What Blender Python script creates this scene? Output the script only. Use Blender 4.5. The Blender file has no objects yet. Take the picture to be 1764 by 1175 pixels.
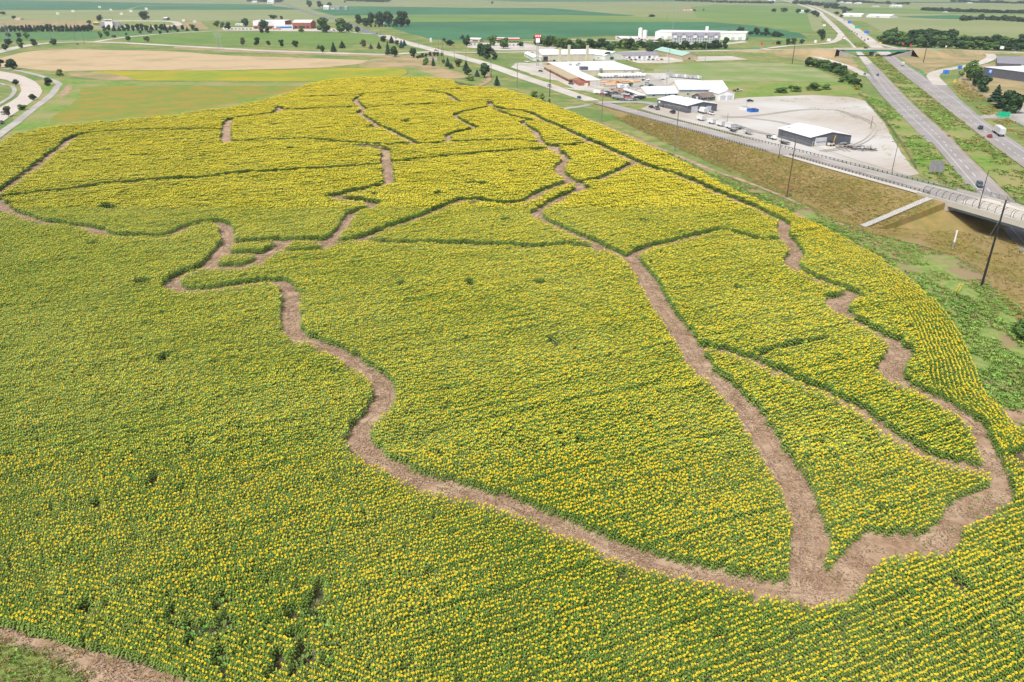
import bpy, bmesh, math, random
import numpy as np
from mathutils import Vector, Matrix
from mathutils.geometry import tessellate_polygon

random.seed(7); rng = np.random.default_rng(7)
R = math.radians
SC = bpy.context.scene
COL = SC.collection

# ------------------------------------------------------------------ camera
F, CX, CY, PITCH, H = 1282.0, 882.0, 587.5, R(25.3), 68.0
cam = bpy.data.cameras.new('camera'); camo = bpy.data.objects.new('camera', cam); COL.objects.link(camo)
camo.location = (0, 0, H); camo.rotation_euler = (R(90) - PITCH, 0, 0)
cam.sensor_width = 36; cam.lens = 36 * F / 1764; cam.clip_start = 1; cam.clip_end = 60000
SC.camera = camo
# ------------------------------------------------------------------ sky and sun
SUN_EL, SUN_AZ = 58, 215          # azimuth clockwise from +Y, where the light comes from
w = bpy.data.worlds.new('World'); SC.world = w; w.use_nodes = True
nt = w.node_tree; bg = nt.nodes['Background']
sky = nt.nodes.new('ShaderNodeTexSky'); sky.sky_type = 'NISHITA'; sky.sun_disc = False
sky.sun_elevation = R(SUN_EL); sky.sun_rotation = R(SUN_AZ); sky.air_density = 1.0; sky.dust_density = 3.5; sky.ozone_density = 0.6
hsv = nt.nodes.new('ShaderNodeHueSaturation'); hsv.inputs['Saturation'].default_value = .45; nt.links.new(sky.outputs[0], hsv.inputs['Color']); nt.links.new(hsv.outputs[0], bg.inputs[0]); bg.inputs[1].default_value = 0.115
sl = bpy.data.lights.new('sun', 'SUN'); sl.energy = 2.8; sl.angle = R(10); sl.color = (1, .95, .87)
so = bpy.data.objects.new('sun', sl); COL.objects.link(so)
_d = Vector((math.sin(R(SUN_AZ)) * math.cos(R(SUN_EL)), math.cos(R(SUN_AZ)) * math.cos(R(SUN_EL)), math.sin(R(SUN_EL))))
so.rotation_euler = _d.to_track_quat('Z', 'Y').to_euler(); so.location = (0, 0, 200)
SC.view_settings.view_transform = 'Standard'; SC.view_settings.look = 'None'
SC.view_settings.gamma = 1; SC.view_settings.exposure = 0.44
SC.cycles.max_bounces = 5; SC.cycles.diffuse_bounces = 3; SC.cycles.volume_bounces = 0

# ------------------------------------------------------------------ geometry of the place
sp, cp = math.sin(PITCH), math.cos(PITCH)
def W(x, y, h=0.0):
    """point of the place at height h that the photo shows at pixel x, y"""
    u = (x - CX) / F; v = (y - CY) / F
    z = (H - h) / (sp + v * cp)
    return Vector((z * u, z * (cp - v * sp), h))
def WA(pts, h=0.0): return [W(p[0], p[1], h) for p in pts]
def hpx(x, yb, yt, hb=0.0):
    Y = W(x, yb, hb).y; v = (yt - CY) / F
    return H - Y * (sp + v * cp) / (cp - v * sp) - hb
def ang(a, b, h=0): d = W(*b, h) - W(*a, h); return math.atan2(d.y, d.x)
def proj(X, Y, Z):
    D = H - Z; z = Y * cp + D * sp
    z = np.where(z < 1, 1, z)
    return CX + F * X / z, CY + F * (-Y * sp + D * cp) / z, z

# ------------------------------------------------------------------ materials
MATS = {}
def M(name, c, c2=None, scale=1.0, rough=.85, c3=None, scale3=.02, bump=0, stretch=None, metal=0, lo=.4, hi=.6, lo3=.42, hi3=.62, spec=.25, inst=0):
    if name in MATS: return MATS[name]
    m = bpy.data.materials.new(name); m.use_nodes = True; t = m.node_tree; b = t.nodes['Principled BSDF']
    b.inputs['Roughness'].default_value = rough; b.inputs['Metallic'].default_value = metal
    b.inputs['Specular IOR Level'].default_value = spec
    geo = t.nodes.new('ShaderNodeNewGeometry')
    def noise(s, det=5, off=0, st=None):
        n = t.nodes.new('ShaderNodeTexNoise'); n.inputs['Scale'].default_value = s; n.inputs['Detail'].default_value = det
        mp = t.nodes.new('ShaderNodeMapping'); mp.inputs['Location'].default_value = (off, off * .7, 0)
        if st: mp.inputs['Rotation'].default_value = (0, 0, -R(st[0])); mp.inputs['Scale'].default_value = (1, st[1], 1); mp.vector_type = 'POINT'
        if st:
            m0 = t.nodes.new('ShaderNodeMapping'); m0.inputs['Rotation'].default_value = (0, 0, -R(st[0])); mp.inputs['Rotation'].default_value = (0, 0, 0)
            t.links.new(geo.outputs['Position'], m0.inputs[0]); t.links.new(m0.outputs[0], mp.inputs[0])
        else: t.links.new(geo.outputs['Position'], mp.inputs[0])
        t.links.new(mp.outputs[0], n.inputs['Vector']); return n
    def mix(fac, A, B):
        x = t.nodes.new('ShaderNodeMix'); x.data_type = 'RGBA'
        t.links.new(fac, x.inputs[0])
        for s, v in ((6, A), (7, B)):
            if isinstance(v, tuple): x.inputs[s].default_value = (*v, 1)
            else: t.links.new(v, x.inputs[s])
        return x.outputs[2]
    def ramp(n, a, b_):
        r = t.nodes.new('ShaderNodeMapRange'); r.inputs[1].default_value = a; r.inputs[2].default_value = b_
        t.links.new(n.outputs[0], r.inputs[0]); return r.outputs[0]
    col = c
    if c2: 
        n = noise(scale, 6, 3, stretch); col = mix(ramp(n, lo, hi), c, c2)
        if bump:
            bn = t.nodes.new('ShaderNodeBump'); bn.inputs['Strength'].default_value = bump; bn.inputs['Distance'].default_value = .3
            t.links.new(n.outputs[0], bn.inputs['Height']); t.links.new(bn.outputs[0], b.inputs['Normal'])
    if c3: col = mix(ramp(noise(scale3, 5, 40), lo3, hi3), col, c3)
    if inst:
        oi = t.nodes.new('ShaderNodeObjectInfo'); hs = t.nodes.new('ShaderNodeHueSaturation')
        r = t.nodes.new('ShaderNodeMapRange'); r.inputs[3].default_value = 1 - inst; r.inputs[4].default_value = 1 + inst
        t.links.new(oi.outputs['Random'], r.inputs[0]); t.links.new(r.outputs[0], hs.inputs['Value'])
        if isinstance(col, tuple): hs.inputs['Color'].default_value = (*col, 1)
        else: t.links.new(col, hs.inputs['Color'])
        col = hs.outputs[0]
    if isinstance(col, tuple): b.inputs['Base Color'].default_value = (*col, 1)
    else: t.links.new(col, b.inputs['Base Color'])
    MATS[name] = m; return m

mGRASS = M('mown grass', (.14, .20, .05), (.29, .26, .10), .12, c3=(.11, .19, .045), scale3=.018, bump=.3)
mGRASSG = M('green grass', (.10, .21, .03), (.19, .27, .05), .25, c3=(.27, .25, .10), scale3=.03, bump=.3)
mWEED = M('weedy ground', (.15, .24, .05), (.24, .28, .09), .5, c3=(.26, .20, .11), scale3=.09, bump=.6, lo3=.5, hi3=.6)
mTAN = M('dry mown grass', (.30, .24, .12), (.20, .20, .08), .12, c3=(.38, .28, .16), scale3=.03, bump=.3)
mBROWN = M('brown bank grass', (.26, .185, .06), (.16, .155, .04), .35, c3=(.27, .20, .09), scale3=.08, bump=.8)
mHAY = M('cut hay stubble', (.42, .31, .18), (.49, .38, .24), .09, c3=(.33, .26, .14), scale3=.02, stretch=(5, 6), lo3=.5, hi3=.75)
mDIRT = M('bare dirt', (.335, .225, .145), (.24, .155, .10), 1.4, c3=(.42, .30, .21), scale3=.22, bump=.6)
mSOIL = M('field soil', (.13, .09, .06), (.07, .09, .03), 1.2, bump=.4)
mSOY = M('soybean rows', (.045, .155, .07), (.06, .18, .085), .012, c3=(.04, .135, .06), scale3=.004)
mCORN = M('corn rows', (.13, .21, .05), (.19, .27, .08), .012, c3=(.12, .21, .055), scale3=.003, stretch=(0, 14))
mCORN2 = M('tasselled corn', (.23, .26, .11), (.19, .24, .09), .008, c3=(.25, .27, .13), scale3=.003, stretch=(0, 6))
mCORNN = M('near corn rows', (.12, .20, .04), (.17, .25, .065), .15, c3=(.11, .20, .04), scale3=.02, bump=1, stretch=(80, 5))
mFLOW = M('rust coloured wildflowers', (.22, .22, .035), (.13, .23, .035), .12, c3=(.28, .21, .035), scale3=.06, bump=1, stretch=(0, 4))
mYEL = M('short yellow crop', (.16, .26, .03), (.27, .28, .02), .08, c3=(.35, .29, .02), scale3=.02, bump=1, stretch=(0, 3))
mCONC = M('pale concrete', (.48, .44, .39), (.41, .38, .34), .15, c3=(.53, .50, .45), scale3=.02)
mCONC2 = M('grey concrete', (.36, .34, .31), (.43, .41, .37), .3, c3=(.31, .30, .28), scale3=.05)
mASPH = M('worn asphalt', (.235, .22, .22), (.29, .27, .265), .5, c3=(.32, .30, .295), scale3=.05, stretch=(70, 12), lo=.35, hi=.65)
mASPHB = M('blue grey asphalt', (.16, .17, .21), (.20, .20, .24), .3)
mASPHD = M('dark shoulder asphalt', (.13, .12, .125), (.17, .155, .155), .6)
mGRAV = M('white gravel yard', (.37, .325, .28), (.45, .41, .365), .10, c3=(.50, .49, .475), scale3=.012, stretch=(25, 9), bump=.2)
mWHITE = M('white paint', (.8, .8, .8), (.74, .75, .76), .3, rough=.5)
mROOFW = M('white metal roof', (.80, .81, .83), (.72, .73, .75), .15, rough=.45, stretch=(20, 8))
mCREAM = M('cream metal wall', (.62, .57, .47), (.55, .51, .43), .2, rough=.6)
mTANW = M('tan wall', (.50, .40, .28), (.44, .36, .26), .2)
mBRICK = M('red brick', (.33, .11, .07), (.40, .15, .095), 1.5, c3=(.28, .10, .07), scale3=.2)
mTANR = M('tan shingle roof', (.42, .34, .22), (.36, .30, .20), .5)
mDARKW = M('charcoal metal wall', (.095, .105, .13), (.12, .125, .15), .5, rough=.5)
mGREYW = M('light grey door', (.52, .54, .58), (.45, .47, .52), .5, rough=.5)
mGREENR = M('pale teal roof', (.35, .52, .44), (.30, .47, .40), .3)
mBROWNR = M('brown shingle roof', (.22, .18, .16), (.17, .14, .125), .6)
mGREYR = M('grey shingle roof', (.27, .26, .30), (.22, .21, .25), .5)
mGLASS = M('dark glass', (.03, .04, .055), rough=.15, spec=.6)
mBLACK = M('black painted metal', (.02, .02, .024), (.035, .035, .04), 2, rough=.45)
mSTEEL = M('galvanised steel', (.42, .44, .46), (.34, .36, .38), 1, rough=.45, metal=.3)
mWOOD = M('weathered brown pole', (.16, .095, .06), (.11, .07, .05), 2)
mGREYWOOD = M('grey weathered pole', (.24, .21, .19), (.19, .17, .15), 2)
mRUB = M('rubber', (.015, .015, .015), rough=.8)
mRED = M('red paint', (.55, .03, .03), rough=.4); mBLUE = M('blue paint', (.02, .16, .60), rough=.4)
mGREEN = M('sign green', (.0, .40, .20), rough=.4); mYELL = M('yellow paint', (.75, .45, .02), rough=.5)
mORANGE = M('orange stock', (.75, .32, .08), (.6, .45, .3), .4, rough=.6)
mGIRD = M('green girder paint', (.03, .30, .20), rough=.5); mGIRDB = M('blue grey girder', (.26, .33, .39), (.22, .28, .34), .3, rough=.5)
mWL = M('white road line', (.72, .72, .70), (.55, .54, .52), 1.5); mYL = M('yellow road line', (.62, .38, .10), (.5, .33, .13), 1.5)
mBARK = M('bark', (.10, .075, .05), (.07, .05, .035), 3)
def leafm(n, c, c2, **k): return M(n, c, c2, .6, rough=.65, inst=.22, **k)
mLF = leafm('broad leaves', (.065, .135, .028), (.11, .19, .045)); mLFD = leafm('dark leaves', (.025, .065, .022), (.045, .09, .03))
mLFL = leafm('light leaves', (.12, .19, .04), (.17, .23, .06)); mNEED = leafm('spruce needles', (.022, .06, .03), (.035, .08, .04))
mBLUEN = leafm('blue spruce needles', (.04, .085, .08), (.06, .11, .10)); mYLF = leafm('yellowing leaves', (.30, .26, .03), (.18, .20, .03))
mFARL = leafm('far leaves', (.03, .065, .028), (.05, .085, .035))
mTUFT = M('weed leaves', (.20, .37, .07), (.28, .42, .10), .4, c3=(.16, .32, .06), scale3=.05, inst=.3)
mTUFTD = M('dark grass blades', (.12, .23, .045), (.17, .27, .06), .4, c3=(.22, .24, .08), scale3=.4, inst=.3)
mTUFTG = M('olive grass blades', (.24, .27, .07), (.18, .24, .055), .4, inst=.3)
mTUFTR = M('rust grass blades', (.34, .22, .075), (.42, .29, .11), .4, inst=.3)
mTUFTB = M('dry grass blades', (.40, .30, .11), (.28, .27, .075), .2, c3=(.30, .22, .09), scale3=.06, inst=.3)
mSFL = M('sunflower leaves', (.16, .25, .038), (.215, .30, .065), .8, c3=(.135, .23, .03), scale3=.03, inst=.25, rough=.6)
mSFH = M('sunflower petals', (.84, .60, .012), (.90, .69, .02), 2, inst=.1, rough=.6)
mSFD = M('sunflower seed disc', (.32, .17, .02), (.22, .12, .02), 5)
mSFS = M('sunflower stem', (.10, .17, .05))

# ------------------------------------------------------------------ object helpers
def link(o, parent=None):
    COL.objects.link(o)
    if parent is not None: o.parent = parent
    return o
def tag(o, label=None, cat=None, group=None, kind=None):
    if label: o['label'] = label
    if cat: o['category'] = cat
    if group: o['group'] = group
    if kind: o['kind'] = kind
    return o
def empty(name, loc=(0, 0, 0), rz=0, label=None, cat=None, group=None):
    o = bpy.data.objects.new(name, None); o.empty_display_size = .2; link(o); o.location = loc; o.rotation_euler = (0, 0, rz)
    return tag(o, label, cat, group)
def kids(o): return [c for c in KIDS.get(o.name, [])]
KIDS = {}
def copy_tree(o, parent=None):
    c = o.copy(); link(c, parent)
    if parent is not None: KIDS.setdefault(parent.name, []).append(c)
    for ch in KIDS.get(o.name, []): copy_tree(ch, c)
    return c
class MB:
    def __init__(s): s.v = []; s.f = []; s.m = []; s.mi = 0
    def add(s, vs, fs, mi=None):
        b = len(s.v); s.v += [tuple(v) for v in vs]; s.f += [tuple(i + b for i in f) for f in fs]; s.m += [s.mi if mi is None else mi] * len(fs); return s
    def box(s, x0, x1, y0, y1, z0, z1, T=None, mi=None):
        vs = [Vector(p) for p in ((x0, y0, z0), (x1, y0, z0), (x1, y1, z0), (x0, y1, z0), (x0, y0, z1), (x1, y0, z1), (x1, y1, z1), (x0, y1, z1))]
        if T: vs = [T @ v for v in vs]
        return s.add(vs, [(0, 3, 2, 1), (4, 5, 6, 7), (0, 1, 5, 4), (1, 2, 6, 5), (2, 3, 7, 6), (3, 0, 4, 7)], mi)
    def tube(s, a, b, r0, r1=None, n=6, mi=None, cap=True):
        a = Vector(a); b = Vector(b); r1 = r0 if r1 is None else r1
        q = (b - a).to_track_quat('Z', 'Y'); vs = []
        for p, r in ((a, r0), (b, r1)):
            for i in range(n):
                t = 2 * math.pi * i / n; vs.append(p + q @ Vector((r * math.cos(t), r * math.sin(t), 0)))
        fs = [(i, (i + 1) % n, n + (i + 1) % n, n + i) for i in range(n)]
        if cap: fs += [tuple(range(n - 1, -1, -1)), tuple(range(n, 2 * n))]
        return s.add(vs, fs, mi)
    def prism(s, prof, y0, y1, taper=0, mi=None, axis='y', z_t=None):
        n = len(prof); vs = [(p[0], y0, p[1]) for p in prof] + [(p[0], y1, p[1]) for p in prof]
        return s.add(vs, [(i, (i + 1) % n, n + (i + 1) % n, n + i) for i in range(n)] + [tuple(range(n - 1, -1, -1)), tuple(range(n, 2 * n))], mi)
    def mesh(s, name, mats):
        me = bpy.data.meshes.new(name); me.from_pydata(s.v, [], s.f)
        for m in (mats if isinstance(mats, (list, tuple)) else [mats]): me.materials.append(m)
        if any(s.m): me.polygons.foreach_set('material_index', s.m)
        me.update(); return me
    def build(s, name, mats, parent=None, fix=True):
        me = s.mesh(name, mats)
        if fix:
            bm = bmesh.new(); bm.from_mesh(me); bmesh.ops.recalc_face_normals(bm, faces=bm.faces); bm.to_mesh(me); bm.free()
        o = bpy.data.objects.new(name, me); link(o, parent)
        if parent is not None: KIDS.setdefault(parent.name, []).append(o)
        return o
def smooth_pts(pts, step=6.0, closed=False, jit=0.0):
    P = [Vector((p[0], p[1], p[2] if len(p) > 2 else 0)) for p in pts]; out = []; n = len(P)
    rg = range(n if closed else n - 1)
    for i in rg:
        p1, p2 = P[i], P[(i + 1) % n]
        p0 = P[i - 1] if (closed or i > 0) else p1; p3 = P[(i + 2) % n] if (closed or i + 2 < n) else p2
        k = max(1, int((p2 - p1).length / step))
        for j in range(k):
            t = j / k
            out.append(.5 * ((2 * p1) + (p2 - p0) * t + (2 * p0 - 5 * p1 + 4 * p2 - p3) * t * t + (3 * p1 - p0 - 3 * p2 + p3) * t ** 3))
    if not closed: out.append(P[-1])
    if jit:
        for p in out: p.x += random.uniform(-jit, jit); p.y += random.uniform(-jit, jit)
    return out
ZL = [0.02]
def sheet(name, pix, mat, z=None, smooth=False, jit=0.0, world=None, parent=None, kind='structure', step=8):
    """flat ground sheet, outline traced on the ground plane"""
    P = world or WA(pix)
    if smooth: P = smooth_pts(P, step, True, jit)
    elif jit:
        Q = []
        for i, p in enumerate(P):
            q = P[(i + 1) % len(P)]; L = (q - p).length; k = min(60, max(1, int(L / 5)))
            for j in range(k): Q.append(p.lerp(q, j / k) + Vector((random.uniform(-jit, jit), random.uniform(-jit, jit), 0)))
        P = Q
    if z is None: ZL[0] += .003; z = ZL[0]
    tri = tessellate_polygon([[Vector((p.x, p.y, 0)) for p in P]])
    mb = MB(); mb.add([(p.x, p.y, z) for p in P], tri); me = mb.mesh(name, mat)
    bm = bmesh.new(); bm.from_mesh(me)
    for f in bm.faces:
        f.normal_update()
        if f.normal.z < 0: f.normal_flip()
    bm.to_mesh(me); bm.free()
    o = bpy.data.objects.new(name, me); link(o, parent)
    if kind and parent is None: o['kind'] = kind
    if parent is not None: KIDS.setdefault(parent.name, []).append(o)
    return o
def ribbon(name, pts, width, mat, z=None, kind='structure', parent=None, off=0.0, step=6, dash=None, smooth=True):
    """strip along world points (with heights); width may be a pair"""
    P = smooth_pts(pts, step) if smooth else [Vector(p) for p in pts]
    if z is None: ZL[0] += .003; z = ZL[0]
    L = []; s = 0
    for i, p in enumerate(P):
        a = P[max(0, i - 1)]; b = P[min(len(P) - 1, i + 1)]; d = (b - a); d.z = 0; d.normalize(); n = Vector((-d.y, d.x, 0))
        wd = width if not isinstance(width, tuple) else width[0] + (width[1] - width[0]) * i / (len(P) - 1)
        L.append((p + n * (off + wd / 2), p + n * (off - wd / 2)))
    mb = MB(); vs = []; fs = []
    for a, b in L: vs += [a + Vector((0, 0, z)), b + Vector((0, 0, z))]
    for i in range(len(L) - 1):
        if dash and i % dash[1] >= dash[0]: continue
        fs.append((2 * i, 2 * i + 1, 2 * i + 3, 2 * i + 2))
    mb.add(vs, fs); o = mb.build(name, mat, parent)
    me = o.data
    if len(me.polygons) and sum(p.normal.z for p in me.polygons) < 0: me.flip_normals()
    if kind and parent is None: o['kind'] = kind
    return o
def inpoly(X, Y, P):
    ins = np.zeros(X.shape, bool); n = len(P)
    for i in range(n):
        x1, y1 = P[i][0], P[i][1]; x2, y2 = P[(i + 1) % n][0], P[(i + 1) % n][1]
        if y1 == y2: continue
        c = ((y1 > Y) != (y2 > Y)) & (X < (x2 - x1) * (Y - y1) / (y2 - y1) + x1); ins ^= c
    return ins
def seg_dist(X, Y, P):
    D = np.full(X.shape, 1e9)
    for i in range(len(P) - 1):
        ax, ay = P[i][0], P[i][1]; bx, by = P[i + 1][0], P[i + 1][1]; dx, dy = bx - ax, by - ay; l2 = dx * dx + dy * dy + 1e-9
        t = np.clip(((X - ax) * dx + (Y - ay) * dy) / l2, 0, 1)
        D = np.minimum(D, np.hypot(X - ax - t * dx, Y - ay - t * dy))
    return D
_G = np.random.default_rng(3).random((256, 256))
def vnoise(X, Y, s):
    x = X / s + 1000; y = Y / s + 1000; xi = np.floor(x).astype(int); yi = np.floor(y).astype(int); fx = x - xi; fy = y - yi
    fx = fx * fx * (3 - 2 * fx); fy = fy * fy * (3 - 2 * fy); g = lambda a, b: _G[a % 256, b % 256]
    return (g(xi, yi) * (1 - fx) + g(xi + 1, yi) * fx) * (1 - fy) + (g(xi, yi + 1) * (1 - fx) + g(xi + 1, yi + 1) * fx) * fy

def scatter(name, label, cat, pts, rz, scl, idx, meshes):
    """ONE uncountable thing: meshes scattered over points by a geometry nodes modifier"""
    me = bpy.data.meshes.new(name); n = len(pts); me.vertices.add(n); me.vertices.foreach_set('co', np.asarray(pts, np.float32).ravel())
    for nm, ty, dat in (('rz', 'FLOAT_VECTOR', np.c_[np.zeros(n), np.zeros(n), rz]), ('scl', 'FLOAT_VECTOR', scl), ('idx', 'INT', idx)):
        a = me.attributes.new(nm, ty, 'POINT')
        a.data.foreach_set('value' if ty == 'INT' else 'vector', np.asarray(dat, np.int32 if ty == 'INT' else np.float32).ravel())
    o = bpy.data.objects.new(name, me); link(o); tag(o, label, cat, None, 'stuff')
    src = bpy.data.collections.new(name + ' sources')
    for i, m in enumerate(meshes): src.objects.link(bpy.data.objects.new('%s_%02d' % (name, i), m))
    g = bpy.data.node_groups.new(name, 'GeometryNodeTree')
    g.interface.new_socket('Geometry', in_out='INPUT', socket_type='NodeSocketGeometry'); g.interface.new_socket('Geometry', in_out='OUTPUT', socket_type='NodeSocketGeometry')
    N = g.nodes.new; Lk = g.links.new; gi = N('NodeGroupInput'); go = N('NodeGroupOutput'); iop = N('GeometryNodeInstanceOnPoints'); ci = N('GeometryNodeCollectionInfo')
    ci.inputs[0].default_value = src; ci.inputs[1].default_value = True; ci.inputs[2].default_value = True; iop.inputs['Pick Instance'].default_value = True
    def att(nm, ty): a = N('GeometryNodeInputNamedAttribute'); a.data_type = ty; a.inputs[0].default_value = nm; return a.outputs[0]
    Lk(gi.outputs[0], iop.inputs['Points']); Lk(ci.outputs[0], iop.inputs['Instance']); Lk(att('idx', 'INT'), iop.inputs['Instance Index'])
    e = N('FunctionNodeEulerToRotation'); Lk(att('rz', 'FLOAT_VECTOR'), e.inputs[0]); Lk(e.outputs[0], iop.inputs['Rotation']); Lk(att('scl', 'FLOAT_VECTOR'), iop.inputs['Scale'])
    Lk(iop.outputs[0], go.inputs[0])
    md = o.modifiers.new('scatter', 'NODES'); md.node_group = g
    return o

# ================================================================== GROUND, FIELDS
gs = MB(); gs.add([(-30000, -400, 0), (30000, -400, 0), (30000, 40000, 0), (-30000, 40000, 0)], [(0, 1, 2, 3)]); tag(gs.build('ground', mGRASS), kind='structure')
def far(name, pix, mat, **k): return sheet(name, pix, mat, **k)
# the horizon farmland
def band(name, y0, y1, mat, x0=-600, x1=2400): return sheet(name, [(x0, y0), (x1, y0), (x1, y1), (x0, y1)], mat)
band('far_farmland', -14, 36, mCORN2)
for a in [((-100, -9), (700, -9.5), (900, -7), (-100, -6.5)), ((600, -6), (1400, -6), (1500, -3.5), (700, -4)), ((1300, -9), (2200, -9), (2200, -7), (1300, -7)), ((-100, -4), (300, -4), (300, -1.5), (-100, -1.5)), ((1500, -3), (2200, -3), (2200, -1), (1500, -1)), ((820, 0), (1160, 0), (1230, 2.5), (900, 3)), ((1300, 3), (1900, 3.5), (1900, 5.5), (1350, 5))]:
    sheet('soybean_field', a, mSOY)
sheet('soybean_field', [(-300, 0), (0, 0), (120, 2), (300, 6), (470, 8), (470, 10), (240, 9.5), (215, 17), (0, 17.5), (-300, 17.5)], mSOY)
sheet('corn_field', [(-300, 18), (216, 17.5), (238, 10), (470, 10), (520, 18), (545, 27), (600, 39), (300, 35.5), (0, 34.5), (-300, 34)], mCORN2)
sheet('corn_field', [(240, 10.2), (470, 10.2), (505, 14), (515, 17), (225, 17)], mSOY)
sheet('soybean_field', [(535, 16), (600, 10.5), (800, 13.5), (950, 14), (1060, 24), (1096, 27), (1085, 28), (900, 25.5), (700, 25.5), (575, 27)], mSOY)
sheet('corn_field', [(585, 30), (600, 26.5), (900, 26), (1090, 29), (1280, 36), (1420, 55), (1250, 37.2), (850, 36), (700, 38), (640, 36)], mCORN)
sheet('soybean_field', [(640, 37), (705, 38), (850, 37), (1230, 38), (1300, 44), (1378, 57), (1392, 66), (1240, 64), (1090, 63), (1040, 62), (960, 66), (810, 70), (745, 68), (700, 56)], mSOY)
sheet('corn_field', [(1235, 8), (1395, 12), (1412, 35), (1418, 52), (1390, 56), (1270, 38), (1200, 30), (1190, 12)], mCORN)
sheet('corn_field', [(1390, 24), (1408, 22), (1420, 52), (1400, 53)], mCORN2)
sheet('corn_field', [(1475, 30), (1800, 36), (1800, 66), (1700, 64), (1600, 56), (1520, 54)], mCORN2)
sheet('soybean_field', [(1545, 28.5), (1640, 26), (1800, 33), (1800, 37), (1600, 32)], mSOY)
sheet('corn_field', [(1440, 12), (1800, 20), (1800, 26), (1600, 24), (1470, 22)], mCORN)
# playing fields on the left
sheet('sports_ground', [(-40, 35), (345, 37), (360, 50), (-40, 50)], mTAN)
sheet('running_track', [(180, 36), (290, 36), (312, 40), (300, 45), (200, 46)], mCONC, smooth=True)
sheet('sports_pitch', [(190, 37.3), (280, 37.3), (298, 40), (290, 43.5), (205, 44)], mGRASSG, smooth=True)
sheet('sports_pitch', [(-40, 54), (350, 52), (300, 56), (180, 64), (150, 68.5), (30, 70), (-40, 73)], M('turf', (.075, .17, .055), (.10, .20, .07), .05))
sheet('corn_field', [(222, 66), (250, 61.5), (350, 56), (440, 54), (640, 57), (652, 64), (655, 71), (600, 75), (520, 79), (480, 76), (400, 76), (300, 75), (212, 71)], mCORNN, smooth=True)
sheet('hay_field', [(-60, 112), (0, 100), (50, 89), (110, 85), (200, 86.5), (300, 89), (400, 96), (520, 100), (640, 104.5), (625, 109), (560, 116), (480, 119), (350, 121.5), (200, 121), (110, 122.5), (60, 120), (30, 117)], mHAY, smooth=True, jit=.8)
sheet('dry_grass', [(640, 103), (700, 95), (730, 100), (760, 116), (800, 128), (800, 135), (745, 134), (715, 124), (690, 117), (620, 116)], mTAN, smooth=True, jit=1)
sheet('dry_grass', [(300, 79), (700, 96), (700, 99), (500, 94), (300, 85)], mTAN, jit=.6)
sheet('yellow_crop', [(160, 123.5), (280, 122), (480, 120.5), (600, 117), (688, 118), (698, 128), (640, 138), (540, 140.5), (400, 139.5), (250, 139), (200, 134)], mYEL, smooth=True, jit=.6)
sheet('dry_grass', [(118, 126), (160, 125), (200, 129), (232, 137), (225, 139), (170, 137), (125, 131)], mTAN, smooth=True, jit=.6)
sheet('grass_verge', [(60, 140), (250, 141), (520, 142), (560, 141), (480, 170), (300, 198), (60, 224), (20, 232)], mGRASSG, smooth=True, jit=.6)
sheet('wildflower_field', [(150, 151), (300, 148.5), (500, 148.5), (528, 150), (430, 172), (300, 195), (110, 211), (88, 206), (112, 188), (140, 166)], mFLOW, smooth=True, jit=.8)
sheet('green_crop', [(700, 117), (720, 120), (760, 134), (800, 138), (830, 150), (790, 152), (640, 141), (640, 139), (700, 130)], mGRASSG, smooth=True, jit=.6)
sheet('dirt_patch', [(118, 146), (125, 150), (112, 166), (103, 171), (106, 158)], mDIRT, smooth=True, jit=.5)
# interchange ground
sheet('meadow', [(1150, 112), (1300, 108), (1392, 115), (1440, 135), (1450, 142), (1350, 140), (1200, 140), (1130, 128)], M('pale meadow', (.22, .26, .11), (.30, .30, .16), .05, c3=(.17, .25, .07), scale3=.02), smooth=True, jit=1)
sheet('meadow', [(1250, 142), (1445, 143), (1480, 156), (1465, 164), (1270, 170)], mGRASSG, smooth=True, jit=1)
sheet('dry_grass', [(1330, 92), (1450, 92), (1478, 122), (1440, 118), (1398, 108)], mTAN, smooth=True, jit=1)
sheet('dry_grass', [(1545, 90), (1650, 90), (1698, 96), (1690, 104), (1620, 116), (1600, 128), (1580, 118), (1558, 105)], mTAN, smooth=True, jit=1)
sheet('dry_grass', [(1650, 140), (1700, 110), (1800, 96), (1800, 195), (1740, 200), (1700, 172)], mTAN, smooth=True, jit=1)
sheet('grass_median', [(1484, 72), (1500, 84), (1537, 115), (1583, 152), (1634, 193), (1719, 260), (1780, 305), (1780, 362), (1743, 341), (1658, 258), (1583, 187), (1535, 138), (1488, 92), (1470, 76)], mGRASSG, jit=.5)
sheet('grass_verge', [(1485, 160), (1540, 188), (1600, 246), (1640, 292), (1700, 350), (1640, 325), (1590, 305), (1560, 250), (1500, 180)], mGRASSG, smooth=True, jit=.8)
sheet('gravel_yard', [(1165, 171), (1210, 176), (1290, 168), (1400, 164), (1466, 168), (1490, 174), (1524, 214), (1544, 250), (1562, 276), (1582, 300), (1560, 306), (1420, 272), (1330, 250), (1230, 222), (1130, 196), (1105, 188), (1120, 180)], mGRAV, jit=.4)
sheet('gravel_yard', [(1105, 126), (1150, 126), (1210, 138), (1190, 150), (1100, 152)], mGRAV, jit=1)
sheet('gravel_yard', [(1030, 136), (1115, 128), (1140, 140), (1150, 166), (1075, 172), (1040, 165), (1010, 158), (1012, 146)], mCONC2, jit=1)
sheet('concrete_apron', [(1404, 253.5), (1421, 250.6), (1440, 255), (1415, 259)], mCONC)
sheet('car_park', [(890, 108), (935, 110), (960, 118), (985, 138), (1000, 143), (990, 150), (960, 148), (935, 138), (910, 126), (880, 116)], mCONC, jit=.3)
sheet('car_park', [(975, 138), (1045, 140), (1050, 150), (1010, 157), (980, 154), (952, 146)], mCONC)
sheet('grass_verge', [(905, 127), (930, 137), (962, 150), (990, 153), (960, 139), (945, 137), (922, 130)], mGRASSG)
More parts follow.
